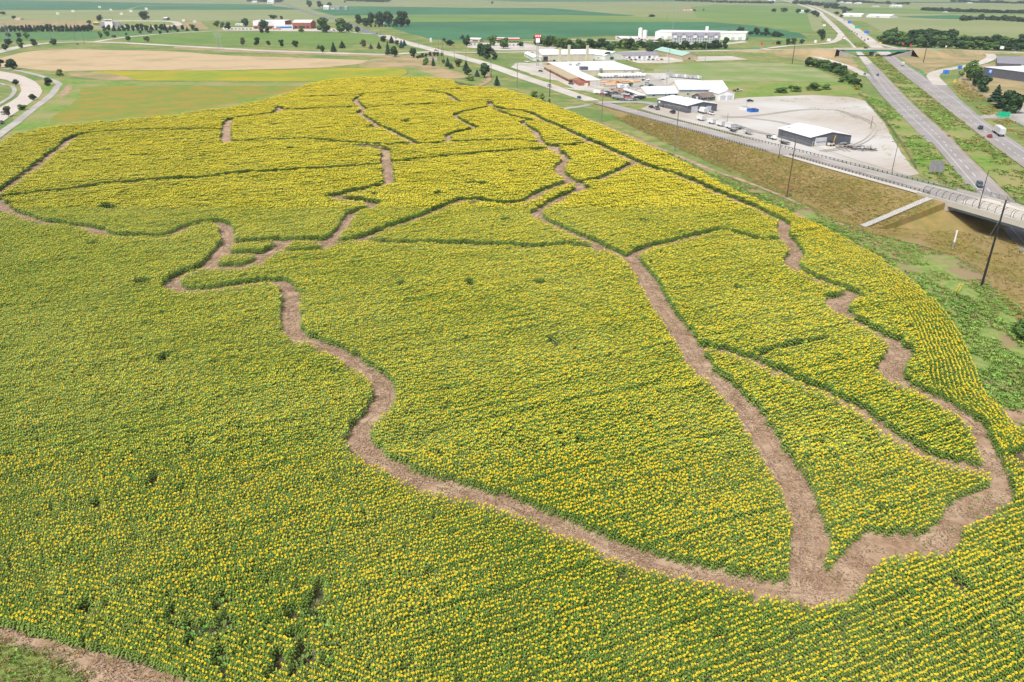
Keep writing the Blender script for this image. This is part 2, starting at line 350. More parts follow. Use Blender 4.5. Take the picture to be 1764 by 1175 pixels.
sheet('car_park', [(1070, 101), (1080, 98.5), (1170, 98), (1178, 106), (1150, 109), (1100, 109)], mCONC)
sheet('car_park', [(1190, 98), (1260, 97), (1290, 103), (1200, 106)], mCONC)
sheet('car_park', [(800, 74), (900, 74), (960, 85), (945, 87), (860, 87), (806, 82)], mCONC)
sheet('car_park', [(1060, 62), (1135, 63), (1160, 74), (1240, 75), (1280, 71), (1290, 73), (1240, 78), (1130, 78), (1060, 68)], mCONC)
sheet('car_park', [(380, 47), (560, 48), (620, 53), (500, 54), (385, 52)], mCONC)
sheet('car_park', [(1668, 205), (1764, 183), (1800, 190), (1800, 240), (1764, 218), (1735, 205)], mCONC2)
# near right ground
sheet('weedy_ground', [(1480, 398), (1560, 420), (1640, 440), (1700, 480), (1764, 540), (1850, 640), (1850, 800), (1764, 790), (1720, 740), (1690, 700), (1660, 610), (1610, 530), (1520, 460), (1400, 395), (1260, 335), (1180, 288), (1090, 248), (1120, 252), (1250, 305), (1390, 362)], mWEED, smooth=True, jit=.6)
sheet('brown_grass', [(1200, 240), (1260, 258), (1340, 275), (1500, 320), (1650, 372), (1850, 450), (1850, 600), (1764, 570), (1700, 480), (1640, 440), (1540, 412), (1440, 380), (1330, 320), (1230, 275)], mBROWN, smooth=True, jit=.8)
sheet('field_soil', None, mSOIL, world=WA([(-300, 240), (0, 254), (100, 221), (300, 204), (450, 179), (530, 149), (620, 137), (770, 138), (870, 157), (950, 184), (1060, 231), (1150, 271), (1260, 334), (1400, 394), (1520, 459), (1610, 529), (1660, 610), (1690, 700), (1764, 790), (2100, 1100), (2100, 1500), (-100, 1500), (300, 1172), (130, 1122), (0, 1088), (-300, 1000)]))
sheet('grass_verge', [(-300, 1010), (0, 1100), (40, 1112), (85, 1122), (100, 1135), (160, 1165), (200, 1200), (200, 1400), (-400, 1400)], mGRASSG, jit=.3)
sheet('dirt_patch', [(-100, 1056), (0, 1082), (60, 1099), (130, 1119), (250, 1150), (330, 1182), (330, 1300), (220, 1260), (160, 1178), (105, 1150), (60, 1125), (0, 1104), (-100, 1080)], mDIRT, smooth=True, jit=.4, step=2)
sheet('dirt_patch', [(1725, 705), (1764, 708), (1790, 740), (1764, 770), (1740, 735)], mDIRT, smooth=True, jit=.4, step=2)

# ================================================================== ROADS
def px(pts, h=0): return [W(p[0], p[1], p[2] if len(p) > 2 else h) for p in pts]
ribbon('main_road', px([(395, -3), (440, 0), (485, 6), (520, 18), (545, 26.5), (580, 34), (622, 50), (640, 57), (665, 62)]), 14, mASPHB)
ribbon('main_road', px([(660, 61), (690, 71), (745, 85.5), (800, 100), (840, 111.5), (870, 122), (905, 134.5), (940, 146), (980, 160.5), (1021, 174)]), (22, 11), mCONC)
ribbon('side_road', px([(-60, 103), (0, 89), (30, 82), (60, 77), (100, 73.5), (150, 72.5), (220, 74.5), (300, 79), (400, 84.5), (450, 87.5), (560, 91), (660, 94), (700, 92), (745, 89)]), 16, mCONC)
ribbon('side_road', px([(165, 72), (200, 66.5), (250, 61), (300, 57), (360, 54), (430, 53), (560, 54), (640, 58.5)]), 11, mCONC)
ribbon('side_road', px([(760, 89), (800, 90.5), (860, 90.5), (925, 88), (960, 78), (935, 73), (900, 72)]), 12, mCONC)
ribbon('side_road', px([(890, 111), (930, 109), (1000, 107), (1060, 105)]), 12, mCONC)
ribbon('access_road', px([(930, 66), (1000, 69), (1060, 70), (1130, 73)]), 14, mCONC)
ribbon('access_road', px([(1045, 92), (1120, 88), (1180, 88.5), (1250, 87.5), (1310, 86)]), 14, mCONC)
ribbon('driveway', px([(1030, 177), (1100, 176), (1120, 178), (1160, 184)]), 9, mCONC2)
ribbon('access_track', px([(1016, 181), (1000, 184), (975, 187), (962, 189)]), 6, mCONC2)
ribbon('dirt_track', px([(960, 187), (990, 199.5), (1026, 213), (1084, 236), (1135, 257), (1186, 277), (1227, 294), (1271, 309), (1316, 326), (1357, 343), (1391, 360), (1425, 376), (1480, 400), (1530, 425)]), (6, .8), mDIRT)
ribbon('dirt_track', px([(838, 127), (842, 138), (825, 148), (800, 150)]), 4, mDIRT)
ribbon('dirt_track', px([(1305, 336), (1350, 358), (1400, 384), (1480, 428), (1530, 460), (1580, 500)]), 2.2, mDIRT)
# left car park road and paths
sheet('car_park', [(-80, 118), (0, 123), (24, 127), (42, 132), (60, 140.5), (70, 150), (73, 158), (68, 167), (55, 176), (36, 189), (15.5, 202.5), (-10, 222), (-80, 270), (-80, 230), (0, 186), (18, 176), (31, 167), (37, 157), (34.5, 148), (21.5, 142), (11, 138), (0, 136), (-80, 130)], M('car park concrete', (.52, .46, .42), (.47, .42, .38), .1))
ribbon('footpath', px([(-40, 117), (0, 118), (12, 119), (36, 123), (54, 127), (71.5, 131.5), (86, 137), (99, 143), (102, 146), (98, 150), (95, 156), (88, 164), (76, 174), (54, 190.5), (30, 210), (0, 232), (-60, 280)]), 5, mCONC2, step=3)
ribbon('footpath', px([(-60, 138), (0, 144), (7, 147), (19, 148), (24, 152.5), (25, 158), (19, 167), (9.5, 173), (0, 179), (-60, 215)]), 3, mCONC2, step=3)
# highway
def ext(P, L): d = (P[-1] - P[-2]).normalized(); return P + [P[-1] + d * L]
lcL = ext(px([(1345, 0), (1380, 10), (1404, 20), (1411, 25), (1424, 38), (1446, 60), (1464, 75), (1478, 96), (1490, 112), (1499, 127), (1520, 158), (1548, 188.6), (1591, 231), (1617, 260), (1668, 323), (1690, 350)]), 200)
lcR = ext(px([(1350, 0), (1388, 10), (1414, 20), (1420, 26), (1443, 47), (1456, 62), (1472, 79), (1488, 94), (1503, 109), (1520, 125), (1552, 159), (1583, 189), (1639, 239), (1658, 260), (1743, 343), (1764, 365)]), 200)
rcL = ext(px([(1356, 0), (1393, 10), (1418, 20), (1431, 27), (1453, 42), (1483, 68), (1500, 82), (1520, 97.5), (1537, 113), (1559, 131.5), (1583, 150), (1609, 171), (1634, 191), (1668, 218), (1719, 257.5), (1764, 290)]), 200)
rcR = ext(px([(1361, 0), (1400, 10), (1426, 20), (1438, 26), (1462, 38), (1500, 64), (1513, 75), (1540, 96), (1560, 111), (1583, 126), (1605, 141), (1626, 155), (1651, 171), (1677, 192), (1702, 213), (1743, 241), (1764, 255)]), 200)
def carriage(A, B, name):
    A = smooth_pts(A, 8); B = smooth_pts(B, 8)
    return sheet(name, None, mASPH, world=A + B[::-1])
carriage(lcL, lcR, 'highway'); carriage(rcL, rcR, 'highway')
sheet('slip_road', [(1497, 127), (1488, 129), (1498, 140), (1515, 161), (1539, 187), (1559, 207), (1581, 229), (1598, 246), (1605, 246), (1560, 198), (1520, 158)], mASPH)
sheet('slip_road', [(1607, 142), (1626, 144), (1640, 157), (1651, 170), (1677, 193), (1665, 189), (1634, 162)], mASPH)
far_half = lambda P, k: P[:k]
for A, B in ((lcL, lcR), (rcL, rcR)):
    sheet('highway_concrete', None, mCONC, world=smooth_pts(A[:9 if A is lcL else 8], 10) + smooth_pts(B[:9 if B is lcR else 8], 10)[::-1])
def inset(P, off): return ribbon_pts(smooth_pts(P, 6), off)
def ribbon_pts(P, off):
    out = []
    for i, p in enumerate(P):
        a = P[max(0, i - 1)]; b = P[min(len(P) - 1, i + 1)]; d = (b - a).normalized(); out.append(p + Vector((-d.y, d.x, 0)) * off)
    return out
for P, o1, m_ in ((lcL, 2.8, mWL), (lcR, -1.6, mYL), (rcL, 1.6, mYL), (rcR, -2.8, mWL)):
    q = inset(P, o1); ribbon('lane_marking', q[10:], .22, m_, smooth=False)
q = inset(lcR, -5.2); ribbon('lane_marking', q[20:], .3, mWL, dash=(1, 2), smooth=False)
q = inset(rcL, 5.2); ribbon('lane_marking', q[20:], .3, mWL, dash=(1, 2), smooth=False)
ribbon('slip_road', px([(1310, 83), (1335, 87), (1360, 89.5), (1395, 96), (1430, 105), (1465, 117), (1492, 131)]), 8.5, mCONC)
ribbon('slip_road', px([(1620, 147), (1612, 139), (1607, 132), (1612, 126), (1626, 121.5), (1651, 117), (1685, 110), (1703, 103), (1708, 97.5), (1702, 92), (1690, 88)]), 10, mCONC, step=4)
ribbon('slip_road', px([(1449, 58), (1446, 65), (1442, 69), (1430, 74), (1405, 76.5), (1360, 79), (1325, 83)]), 10, mCONC)
ribbon('slip_road', px([(1496, 66), (1510, 74), (1525, 79), (1545, 83)]), 8, mCONC)

# ---- near overpass road on its bank
RA = W(1021, 178); RB = W(1763, 386, 7.5); RU = Vector((RB.x - RA.x, RB.y - RA.y, 0)).normalized(); RN = Vector((-RU.y, RU.x, 0))
if RN.x < 0: RN = -RN
HS = [(-60, 0), (0, 0), (69, 1.7), (135, 3.5), (186, 4.7), (205, 5.1), (232, 5.6), (253, 6.1), (284, 6.8), (318, 7.5), (460, 7.5)]
def hs(s):
    for (a, ha), (b, hb) in zip(HS, HS[1:]):
        if s <= b: t = (s - a) / (b - a); t = max(0, min(1, t)); return ha + (hb - ha) * t
    return 7.5
def wd(s): return 11 + 5 * max(0, min(1, (s - 150) / 140))
def RP(s, n, dz=0): p = RA + RU * s + RN * n; p.z = hs(s) + dz; return p
S_AB = 291
def strip(name, n0, n1, s0, s1, mat, dz, parent=None, step=5, kind='structure', dash=None):
    mb = MB(); k = int((s1 - s0) / step) + 1; vs = []; fs = []
    for i in range(k + 1):
        s = s0 + (s1 - s0) * i / k; a = n0(s) if callable(n0) else n0; b = n1(s) if callable(n1) else n1
        vs += [RP(s, a, dz), RP(s, b, dz)]
        if i < k and not (dash and i % dash[1] >= dash[0]): fs.append((2 * i, 2 * i + 1, 2 * i + 3, 2 * i + 2))
    mb.add(vs, fs); o = mb.build(name, mat, parent)
    if sum(p.normal.z for p in o.data.polygons) < 0: o.data.flip_normals()
    if parent is None: o['kind'] = kind
    return o
mb = MB(); vs = []; fs = []; n_ = 60
for i in range(n_ + 6):
    s = S_AB * i / n_ if i <= n_ else S_AB + .1 + 11 * (i - n_ - 1) / 4; h = hs(s) if i <= n_ else max(.05, (hs(s) - 2.2) * (1 - (i - n_ - 1) / 4)); wv = wd(min(s, S_AB)); jn = random.uniform(-.4, .4)
    for n, z in ((-3.5 * h - 2.5 + jn, -.05), (-1.7 * h - .9, h * .52 - .1), (-.8, h - .12), (wv + .8, h - .12), (wv + .8 + 1.0 * h, h * .5 - .1), (wv + 2 + 1.9 * h - jn, -.05)):
        p = RA + RU * s + RN * n; p.z = z; vs.append(p)
for i in range(n_ + 5):
    for j in range(5): a = i * 6 + j; fs.append((a, a + 1, a + 7, a + 6))
mb.add(vs, fs); o = mb.build('road_bank', mBROWN)
if sum(p.normal.z for p in o.data.polygons) < 0: o.data.flip_normals()
o['kind'] = 'structure'
strip('overpass_road', lambda s: .2 if s < 205 else 3.4, lambda s: wd(s), 0, S_AB, M('pale worn asphalt', (.33, .31, .30), (.27, .255, .245), .3, c3=(.36, .34, .33), scale3=.08, stretch=(-73, 10)), .02)
strip('sidewalk', 0, 3.2, 205, S_AB, mCONC, .16)
strip('lane_marking', lambda s: (3.4 if s > 205 else .2) * .5 + wd(s) * .5 - .1, lambda s: (3.4 if s > 205 else .2) * .5 + wd(s) * .5 + .12, 0, 430, mYL, .03)
strip('lane_marking', lambda s: wd(s) - 1.5, lambda s: wd(s) - 1.3, 0, 430, mWL, .03)
# near bridge
br = empty('road_bridge', RP(S_AB, 0), 0, 'concrete road bridge with black caged walkway crossing the highway at the right edge', 'bridge')
br.location = (0, 0, 0)
def lathed(name, pairs, mat, s0=S_AB, s1=440, parent=br, step=6):
    """solid beam along the road; pairs = outline of (n, dz)"""
    mb = MB(); k = max(1, int((s1 - s0) / step)); m = len(pairs); vs = []; fs = []
    for i in range(k + 1):
        s = s0 + (s1 - s0) * i / k
        vs += [RP(s, n, z) for n, z in pairs]
        if i < k: fs += [(i * m + j, i * m + (j + 1) % m, (i + 1) * m + (j + 1) % m, (i + 1) * m + j) for j in range(m)]
    fs += [tuple(range(m)), tuple(range(k * m, k * m + m))[::-1]]
    mb.add(vs, fs); return mb.build(name, mat, parent)
lathed('deck', [(-.2, -.35), (16.2, -.35), (16.2, .02), (3.3, .02), (3.3, .17), (.1, .17), (.1, .02), (-.2, .02)], mCONC)
lathed('parapet', [(-.35, -1.0), (.0, -1.0), (.0, .75), (-.35, .75)], mCONC, s0=S_AB - 12)
lathed('parapet', [(16.2, -1.0), (16.55, -1.0), (16.55, .75), (16.2, .75)], mCONC, s0=S_AB - 12)
for n in (.6, 4.6, 8.4, 12.2, 15.6): lathed('girder', [(n - .25, -1.9), (n + .25, -1.9), (n + .25, -1.75), (n + .05, -1.75), (n + .05, -.36), (n - .05, -.36), (n - .05, -1.75), (n - .25, -1.75)], mGIRDB, s0=S_AB + 2)
mb = MB(); a = RP(S_AB + 1, 0); hb = a.z
q = [(S_AB - 2, -1.5, hb - 1.95), (S_AB - 2, 18, hb - 1.95), (S_AB + 9, 18, -.1), (S_AB + 9, -1.5, -.1), (S_AB - 14, 18, -.1), (S_AB - 14, -1.5, -.1)]
vs = []
for s, n, z in q: p = RA + RU * s + RN * n; p.z = z; vs.append(p)
mb.add(vs, [(0, 1, 2, 3), (1, 4, 2), (0, 3, 5)]); mb.build('abutment_slope', mCONC2, br)
lathed('abutment', [(-.3, -2.6), (16.5, -2.6), (16.5, -.36), (-.3, -.36)], mCONC, s0=S_AB - 1, s1=S_AB + 1.2)
def road_T(s, n, dz=0):
    p = RP(s, n, dz); return Matrix.Translation(p) @ Matrix.Rotation(math.atan2(RU.y, RU.x), 4, 'Z')
for s in (326, 366):
    mb = MB(); T = road_T(s, 0); z0 = -hs(s)
    for n in (2, 8, 14): mb.tube(T @ Vector((0, n, z0)), T @ Vector((0, n, -3.0)), .55, n=12)
    mb.box(-.7, .7, -.2, 16.4, -3.0, -1.9, T); mb.build('pier', mCONC, br)
# caged walkway fence and plain far railing
sgn = 1 if (Matrix.Rotation(math.atan2(RU.y, RU.x), 4, 'Z') @ Vector((0, 1, 0))).dot(RN) > 0 else -1
def curve_post(mb, s, n0=.05):
    T = road_T(s, 0); pr = [(n0, .7), (n0, 1.9), (n0 + .25, 2.5), (n0 + .8, 2.85), (n0 + 1.5, 2.95)]
    for a, b in zip(pr, pr[1:]): mb.tube(T @ Vector((0, sgn * a[0], a[1])), T @ Vector((0, sgn * b[0], b[1])), .07, n=5)
s = S_AB - 10
while s < 430:
    e = min(s + 16, 430)
    for k in range(7): mb = MB(); curve_post(mb, s + (e - s) * k / 6); mb.build('fence_post', mBLACK, br)
    for (n, z) in ((.05, .9), (.05, 1.3), (.05, 1.7), (.12, 2.1), (.3, 2.5), (.8, 2.85), (1.5, 2.95)):
        mb = MB(); mb.tube(road_T(s, 0) @ Vector((0, sgn * n, z)), road_T(e, 0) @ Vector((0, sgn * n, z)), .03, n=4); mb.build('fence_rail', mBLACK, br)
    s += 16.8
for z in (.9, 1.3, 1.7, 2.1): MB().tube(RP(S_AB - 20, 16.3, z), RP(S_AB, 16.3, z), .035, n=4).tube(RP(S_AB, 16.3, z), RP(318, 16.3, z), .035, n=4).tube(RP(318, 16.3, z), RP(430, 16.3, z), .035, n=4).build('railing_bar', mBLACK, br)
s = S_AB - 20
while s < 430: MB().tube(RP(s, 16.3, .5), RP(s, 16.3, 2.2), .06, n=4).build('railing_post', mBLACK, br); s += 3.0
# guard rails
def guard(label, n, s0, s1, nm='guard_rail', beam=mSTEEL, post=mBLACK, black=False):
    g = empty(nm, (0, 0, 0), 0, label, 'guard rail')
    s = s0; st_ = max(1.9, (s1 - s0) / 96)
    while s < s1: T = road_T(s, 0); nn = n(s); MB().box(-.12, .12, sgn * nn - .09, sgn * nn + .09, -.3, .85, T).build('post', post, g); s += st_
    for z in ((.55, .72) if not black else (.35, .7, 1.05)):
        mb = MB(); s = s0
        while s < s1: e = min(s + 7.6, s1); mb.tube(RP(s, n(s), z), RP(e, n(e), z), .09 if not black else .05, n=4); s = e
        mb.build('rail', beam, g)
    return g
guard('long steel guard rail with dark posts along the near side of the rising road', lambda s: -.4, 2, 196)
guard('steel guard rail on the gravel yard side of the rising road', lambda s: wd(s) + .5, 45, 272)
guard('black railing beside the pale sidewalk leading up to the bridge', lambda s: 3.1, 206, 281, 'railing', mBLACK, mBLACK, True)

# far overpass
def bank(name, pts, width, mat_s, mat_r, slope=2.0):
    P = smooth_pts(pts, 10); mb = MB(); vs = []; fs = []
    for i, p in enumerate(P):
        a = P[max(0, i - 1)]; b = P[min(len(P) - 1, i + 1)]; d = b - a; d.z = 0; d.normalize(); n = Vector((-d.y, d.x, 0)); h = max(p.z, .02)
        for off, z in ((-width / 2 - 1 - slope * h, -.05), (-width / 2 - 1, h - .1), (width / 2 + 1, h - .1), (width / 2 + 1 + slope * h, -.05)):
            q = p + n * off; q.z = z; vs.append(q)
    for i in range(len(P) - 1):
        for j in range(3): a = i * 4 + j; fs.append((a, a + 1, a + 5, a + 4))
    mb.add(vs, fs); o = mb.build(name, mat_s); o['kind'] = 'structure'
    if sum(p.normal.z for p in o.data.polygons) < 0: o.data.flip_normals()
    ribbon('cross_road', P, width, mat_r, z=.06, smooth=False)
cA = W(1442, 84.5, 7.5); cB = W(1566, 84.5, 7.5)
bank('road_bank', [W(1160, 88.5), W(1250, 87, .5), W(1328, 85.5, 3), W(1400, 84.6, 6.5), cA], 14, mTAN, mCONC)
bank('road_bank', [cB, W(1610, 84.8, 7), W(1650, 86.5, 4.5), W(1690, 88, 2.5), W(1764, 91, 0.5), W(1850, 94, 0)], 14, mTAN, mCONC)
ob = empty('highway_overpass', (0, 0, 0), 0, 'long green girder overpass carrying the cross road over the distant highway', 'bridge')
d = (cB - cA).normalized(); n = Vector((-d.y, d.x, 0)); n = n if n.y < 0 else -n
def obox(name, s0, s1, n0, n1, z0, z1, mat, nm=None):
    mb = MB(); vs = []
    for z in (z0, z1):
        for s, k in ((s0, n0), (s1, n0), (s1, n1), (s0, n1)):
            p = cA + d * s + n * k; p.z = z; vs.append(p)
    mb.add(vs, [(0, 3, 2, 1), (4, 5, 6, 7), (0, 1, 5, 4), (1, 2, 6, 5), (2, 3, 7, 6), (3, 0, 4, 7)]); return mb.build(name, mat, ob)
LL = (cB - cA).length
obox('deck', -1, LL + 1, -7.3, 7.3, 7.1, 7.6, mCONC); obox('parapet', -1, LL + 1, 7.3, 7.6, 6.9, 8.4, mCONC); obox('parapet', -1, LL + 1, -7.6, -7.3, 6.9, 8.4, mCONC)
for k in (7.0, 2.4, -2.4, -7.0): obox('girder', 6, LL - 6, k - .2, k + .2, 5.2, 7.08, mGIRD)
for k in (.5,): obox('pier', LL * k - .8, LL * k + .8, -6.5, 6.5, 0, 5.2, mCONC2)
for s0, s1 in ((0, 22), (LL, LL - 22)):
    mb = MB(); vs = []
    for s, k, z in ((s0, 8, 6.6), (s0, -8, 6.6), (s1, -8, 0), (s1, 8, 0), (s0, 8, 0), (s0, -8, 0)):
        p = cA + d * s + n * k; p.z = z; vs.append(p)
    mb.add(vs, [(0, 1, 2, 3), (0, 3, 4), (1, 5, 2)]); mb.build('abutment_slope', mCONC2, ob)

# ================================================================== SUNFLOWER MAZE
CAN = 2.0
OUT = [(-150, 300, 0), (0, 256, 0), (25, 238, 0), (100, 221, 0), (200, 213, 0), (300, 203, 0), (390, 191, 0), (450, 178, 0), (500, 163, 0), (530, 149, 0), (560, 142, 0), (620, 137, 0), (690, 136, 0), (740, 137, 0), (780, 142, 0), (784, 147, 0), (792, 152, 0), (820, 153, 0), (870, 157, 0), (905, 168, 0), (950, 184, 0), (1000, 205, 0), (1060, 232, 0), (1100, 250, 0), (1150, 272, 0), (1200, 298, 0), (1260, 334, 0), (1330, 362, 0), (1400, 394, 0), (1460, 424, 0), (1520, 459, 0), (1570, 498, 0), (1610, 530, 0), (1640, 568, 0), (1662, 612, 0), (1680, 650, 0), (1692, 688, 0), (1722, 718, 0), (1745, 748, 0), (1790, 775, 0), (2100, 1000, 0), (2100, 1400, 0), (400, 1400, 0), (300, 1172, 0), (250, 1150, 0), (130, 1121, 0), (60, 1101, 0), (0, 1086, 0), (-200, 1040, 0)]
OUTW = [W(*p) for p in OUT]
iR0, iR1 = 19, 40; EDGE_R = OUTW[iR0:iR1]; EDGE_B = [OUTW[-6] + (OUTW[-6] - OUTW[-5]).normalized() * 26] + OUTW[-6:]
PATHS = [ # pixel points on the canopy gap, width in metres
 (5, [(-10, 332), (31, 306), (65, 280), (102, 253), (117, 239)]), (5, [(117, 239), (143, 229), (204, 224), (255, 222), (334, 221), (381, 222)]),
 (6, [(390, 243), (389, 225), (391, 212), (398, 203)]), (5, [(398, 203), (436, 198), (470, 193), (479, 189), (486, 188.5), (600, 184)]), (5, [(479, 189), (482, 184), (476, 182.5)]),
 (5, [(390, 241), (404, 241.5), (477, 239), (531, 238), (589, 243), (636, 246), (667, 248), (704, 246), (738, 246), (769, 243), (806, 242), (858, 240), (892, 240), (926, 245), (953, 248), (970, 249), (1011, 244)]),
 (5, [(-10, 340), (51, 331), (119, 324), (163, 317), (221, 311), (289, 306), (361, 304), (385, 299), (443, 294), (511, 291), (602, 285), (655, 282)]),
 (5.4, [(-10, 340), (10, 358), (44, 371), (85, 381), (136, 386), (165, 394), (190, 402), (238, 404), (283, 403), (300, 398), (322, 386), (345, 380), (368, 378), (385, 385), (391, 400), (388, 418), (372, 436), (357, 451), (334, 461), (303, 474), (292, 486), (308, 495), (340, 496), (392, 489), (443, 482), (475, 480), (492, 488), (499, 500), (500, 511), (502, 538), (501, 562), (520, 578), (563, 592), (604, 614), (640, 638), (663, 661), (662, 682), (648, 704), (625, 724), (615, 745), (624, 765), (650, 785), (690, 806), (740, 826), (808, 842), (870, 860), (930, 883), (1000, 912), (1060, 938), (1130, 962), (1200, 980), (1260, 994), (1330, 1008), (1385, 1012)]),
 (6, [(165, 392), (172, 399)]),
 (5.5, [(1400, 1005), (1392, 960), (1397, 915), (1388, 870), (1368, 828), (1340, 782), (1312, 738), (1277, 690), (1240, 655), (1212, 630), (1196, 607), (1180, 580), (1158, 548), (1136, 518), (1121, 490), (1105, 462), (1085, 442)]),
 (3.4, [(1210, 592), (1240, 598), (1266, 605), (1307, 620), (1368, 648), (1435, 676), (1496, 710), (1542, 745), (1588, 775), (1639, 792), (1695, 800)]),
 (5.2, [(1352, 380), (1350, 398), (1364, 416), (1374, 432), (1362, 447), (1375, 460)]), (3.0, [(1375, 460), (1400, 472), (1430, 484), (1462, 496), (1472, 502)]),
 (5.2, [(1472, 503), (1445, 516), (1440, 524), (1456, 537)]), (3.4, [(1456, 537), (1491, 558), (1532, 578)]), (5, [(1532, 578), (1554, 597), (1542, 615), (1532, 632), (1548, 650)]), (3.6, [(1548, 650), (1573, 662), (1613, 679), (1654, 702), (1680, 718)]),
 (4.2, [(1640, 696), (1665, 710), (1684, 728)]),
 (5, [(534, 166), (619, 162.5), (629, 161), (691, 157.5), (738, 155.5), (766, 154), (790, 152)]), (4.5, [(738, 156), (769, 161), (783, 170), (793, 174)]),
 (4.5, [(480, 188), (551, 185), (612, 182.5)]), (4.5, [(624, 164), (612, 171), (622, 182), (628, 187), (618, 192), (629, 200), (646, 212), (670, 222), (691, 233), (708, 241), (714, 246)]),
 (4.5, [(631, 184), (670, 181), (721, 179), (772, 177), (793, 175), (827, 173), (861, 171)]),
 (5, [(844, 175), (846, 181), (868, 187), (909, 192), (929, 202), (960, 215), (994, 231), (1018, 242), (1052, 256), (1092, 275), (1132, 289), (1176, 302), (1193, 309), (1220, 322), (1255, 336), (1289, 350), (1323, 366), (1345, 376)]),
 (4, [(844, 182), (820, 187), (796, 192), (784, 196), (788, 202), (806, 212), (818, 219), (796, 224), (774, 230), (771, 243)]),
 (4, [(851, 187), (868, 193), (885, 200), (912, 205), (900, 209), (905, 215), (919, 223), (928, 236), (934, 243)]),
 (7, [(615, 250), (646, 252), (664, 257)]), (5.4, [(664, 256), (664, 270), (666, 284), (669, 301), (669, 314)]),
 (5, [(669, 278), (721, 272), (772, 267), (823, 262), (875, 258), (943, 254), (953, 253)]),
 (5, [(662, 315), (636, 321), (602, 328), (572, 336), (612, 341), (642, 347), (638, 355), (612, 361), (600, 371), (591, 388), (574, 404), (560, 414)]),
 (5.6, [(400, 415), (450, 412), (500, 410), (560, 411)]), (5.5, [(357, 455), (409, 456), (436, 450), (464, 432), (488, 416)]), (4.8, [(386, 433), (458, 432)]), (3.6, [(485, 430), (558, 425), (575, 416)]),
 (5, [(562, 415), (602, 411), (636, 402), (670, 388), (704, 377), (738, 364), (772, 350), (796, 341), (817, 340), (840, 345), (875, 347), (902, 345), (926, 333), (949, 321), (977, 312), (990, 312)]),
 (4.2, [(600, 411), (640, 412), (670, 414), (738, 415), (840, 418), (909, 422), (977, 418), (1015, 422), (1031, 428)]),
 (5, [(1008, 321), (974, 334), (943, 351), (923, 364), (934, 374), (969, 391), (1009, 408), (1043, 424), (1071, 437), (1090, 446)]),
 (6, [(953, 248), (957, 258)]), (5, [(957, 258), (975, 270), (966, 283), (964, 292), (975, 302), (993, 313), (1006, 321)]),
 (4.5, [(990, 312), (1018, 309), (1031, 306), (1062, 294), (1092, 279)]),
 (4.2, [(1085, 438), (1118, 422), (1152, 414), (1186, 406), (1220, 397), (1248, 393), (1282, 402), (1309, 411), (1345, 410)]),
 (1.8, [(1308, 604), (1340, 596), (1380, 586), (1418, 579)]), (3, [(955, 250), (967, 249)]),
]
PATHW = []
LOOP = [W(*p, 0) for p in ((1424, 991), (1437, 976), (1455, 955), (1473, 938), (1489, 926), (1514, 927), (1539, 929), (1578, 931), (1598, 919), (1617, 905), (1624, 884), (1644, 868), (1666, 858), (1699, 846), (1707, 834))] + [W(*p, CAN) for p in ((1702, 812), (1690, 800), (1694, 790), (1680, 762), (1674, 735), (1672, 722), (1682, 716), (1712, 752), (1726, 779), (1739, 808), (1751, 840), (1745, 861), (1712, 879), (1686, 890), (1662, 909), (1649, 941), (1638, 951), (1584, 954), (1527, 957), (1504, 979), (1488, 1002), (1466, 1024), (1430, 1038), (1392, 1041), (1350, 1032), (1320, 1015), (1375, 985), (1400, 960))]
for w_, pts in PATHS:
    P = smooth_pts([W(x, y, CAN) for x, y in pts], 3.0); PATHW.append((w_ * (.76 if P[0].y * cp + H * sp > 200 else .90), P))
HOLES = [(283, 615, 1.4), (240, 487, 1.8), (250, 486, 1.5), (948, 583, 1.2), (955, 590, 1), (1270, 495, 1.3), (1280, 499, 1.1), (165, 864, .6), (166, 876, .6), (1072, 990, .8), (1655, 1005, .9), (1664, 1015, .9), (690, 487, 1.5), (808, 486, 1.3), (812, 491, 1), (150, 1045, .9), (265, 820, .8), (262, 832, .8), (160, 420, 1.6), (180, 355, 2), (190, 358, 2), (815, 350, 2), (810, 316, 2.4), (830, 317, 2), (1110, 380, 1.4), (870, 378, 1.4), (740, 985, .7), (545, 1030, 1), (550, 1010, .8), (1000, 760, .7), (470, 215, 3), (500, 255, 2), (350, 269, 2.2), (645, 335, 2), (755, 333, 2), (880, 296, 2), (640, 218, 3), (700, 208, 3), (930, 486, 1), (1430, 510, 1.2), (1425, 514, 1.2), (1520, 880, .8), (310, 845, .7), (332, 765, .8)]
# bare dirt of the maze paths, one sheet without overlaps
_gx = np.arange(-330, 330, 1.0); _gy = np.arange(20, 640, 1.0); _GX, _GY = np.meshgrid(_gx, _gy); _m = np.zeros(_GX.shape, bool)
for w_, P in PATHW:
    if w_ < 2: continue
    x0, x1 = min(p.x for p in P) - 8, max(p.x for p in P) + 8; y0, y1 = min(p.y for p in P) - 8, max(p.y for p in P) + 8
    i = np.where((_GX > x0) & (_GX < x1) & (_GY > y0) & (_GY < y1)); _m[i] |= seg_dist(_GX[i] + .5, _GY[i] + .5, P) < w_ / 2 + 1.3
_m |= inpoly(_GX + .5, _GY + .5, LOOP) | (seg_dist(_GX + .5, _GY + .5, LOOP + [LOOP[0]]) < 1.3)
_vi = {}; _mb = MB()
for r_, c_ in zip(*np.where(_m)):
    f_ = []
    for dr, dc in ((0, 0), (0, 1), (1, 1), (1, 0)):
        k_ = (r_ + dr, c_ + dc)
        if k_ not in _vi: _vi[k_] = len(_mb.v); _mb.v.append((-330.0 + k_[1], 20.0 + k_[0], ZL[0] + .01))
        f_.append(_vi[k_])
    _mb.f.append(tuple(f_)); _mb.m.append(0)
ZL[0] += .02
tag(_mb.build('maze_path', mDIRT, None, False), kind='structure')
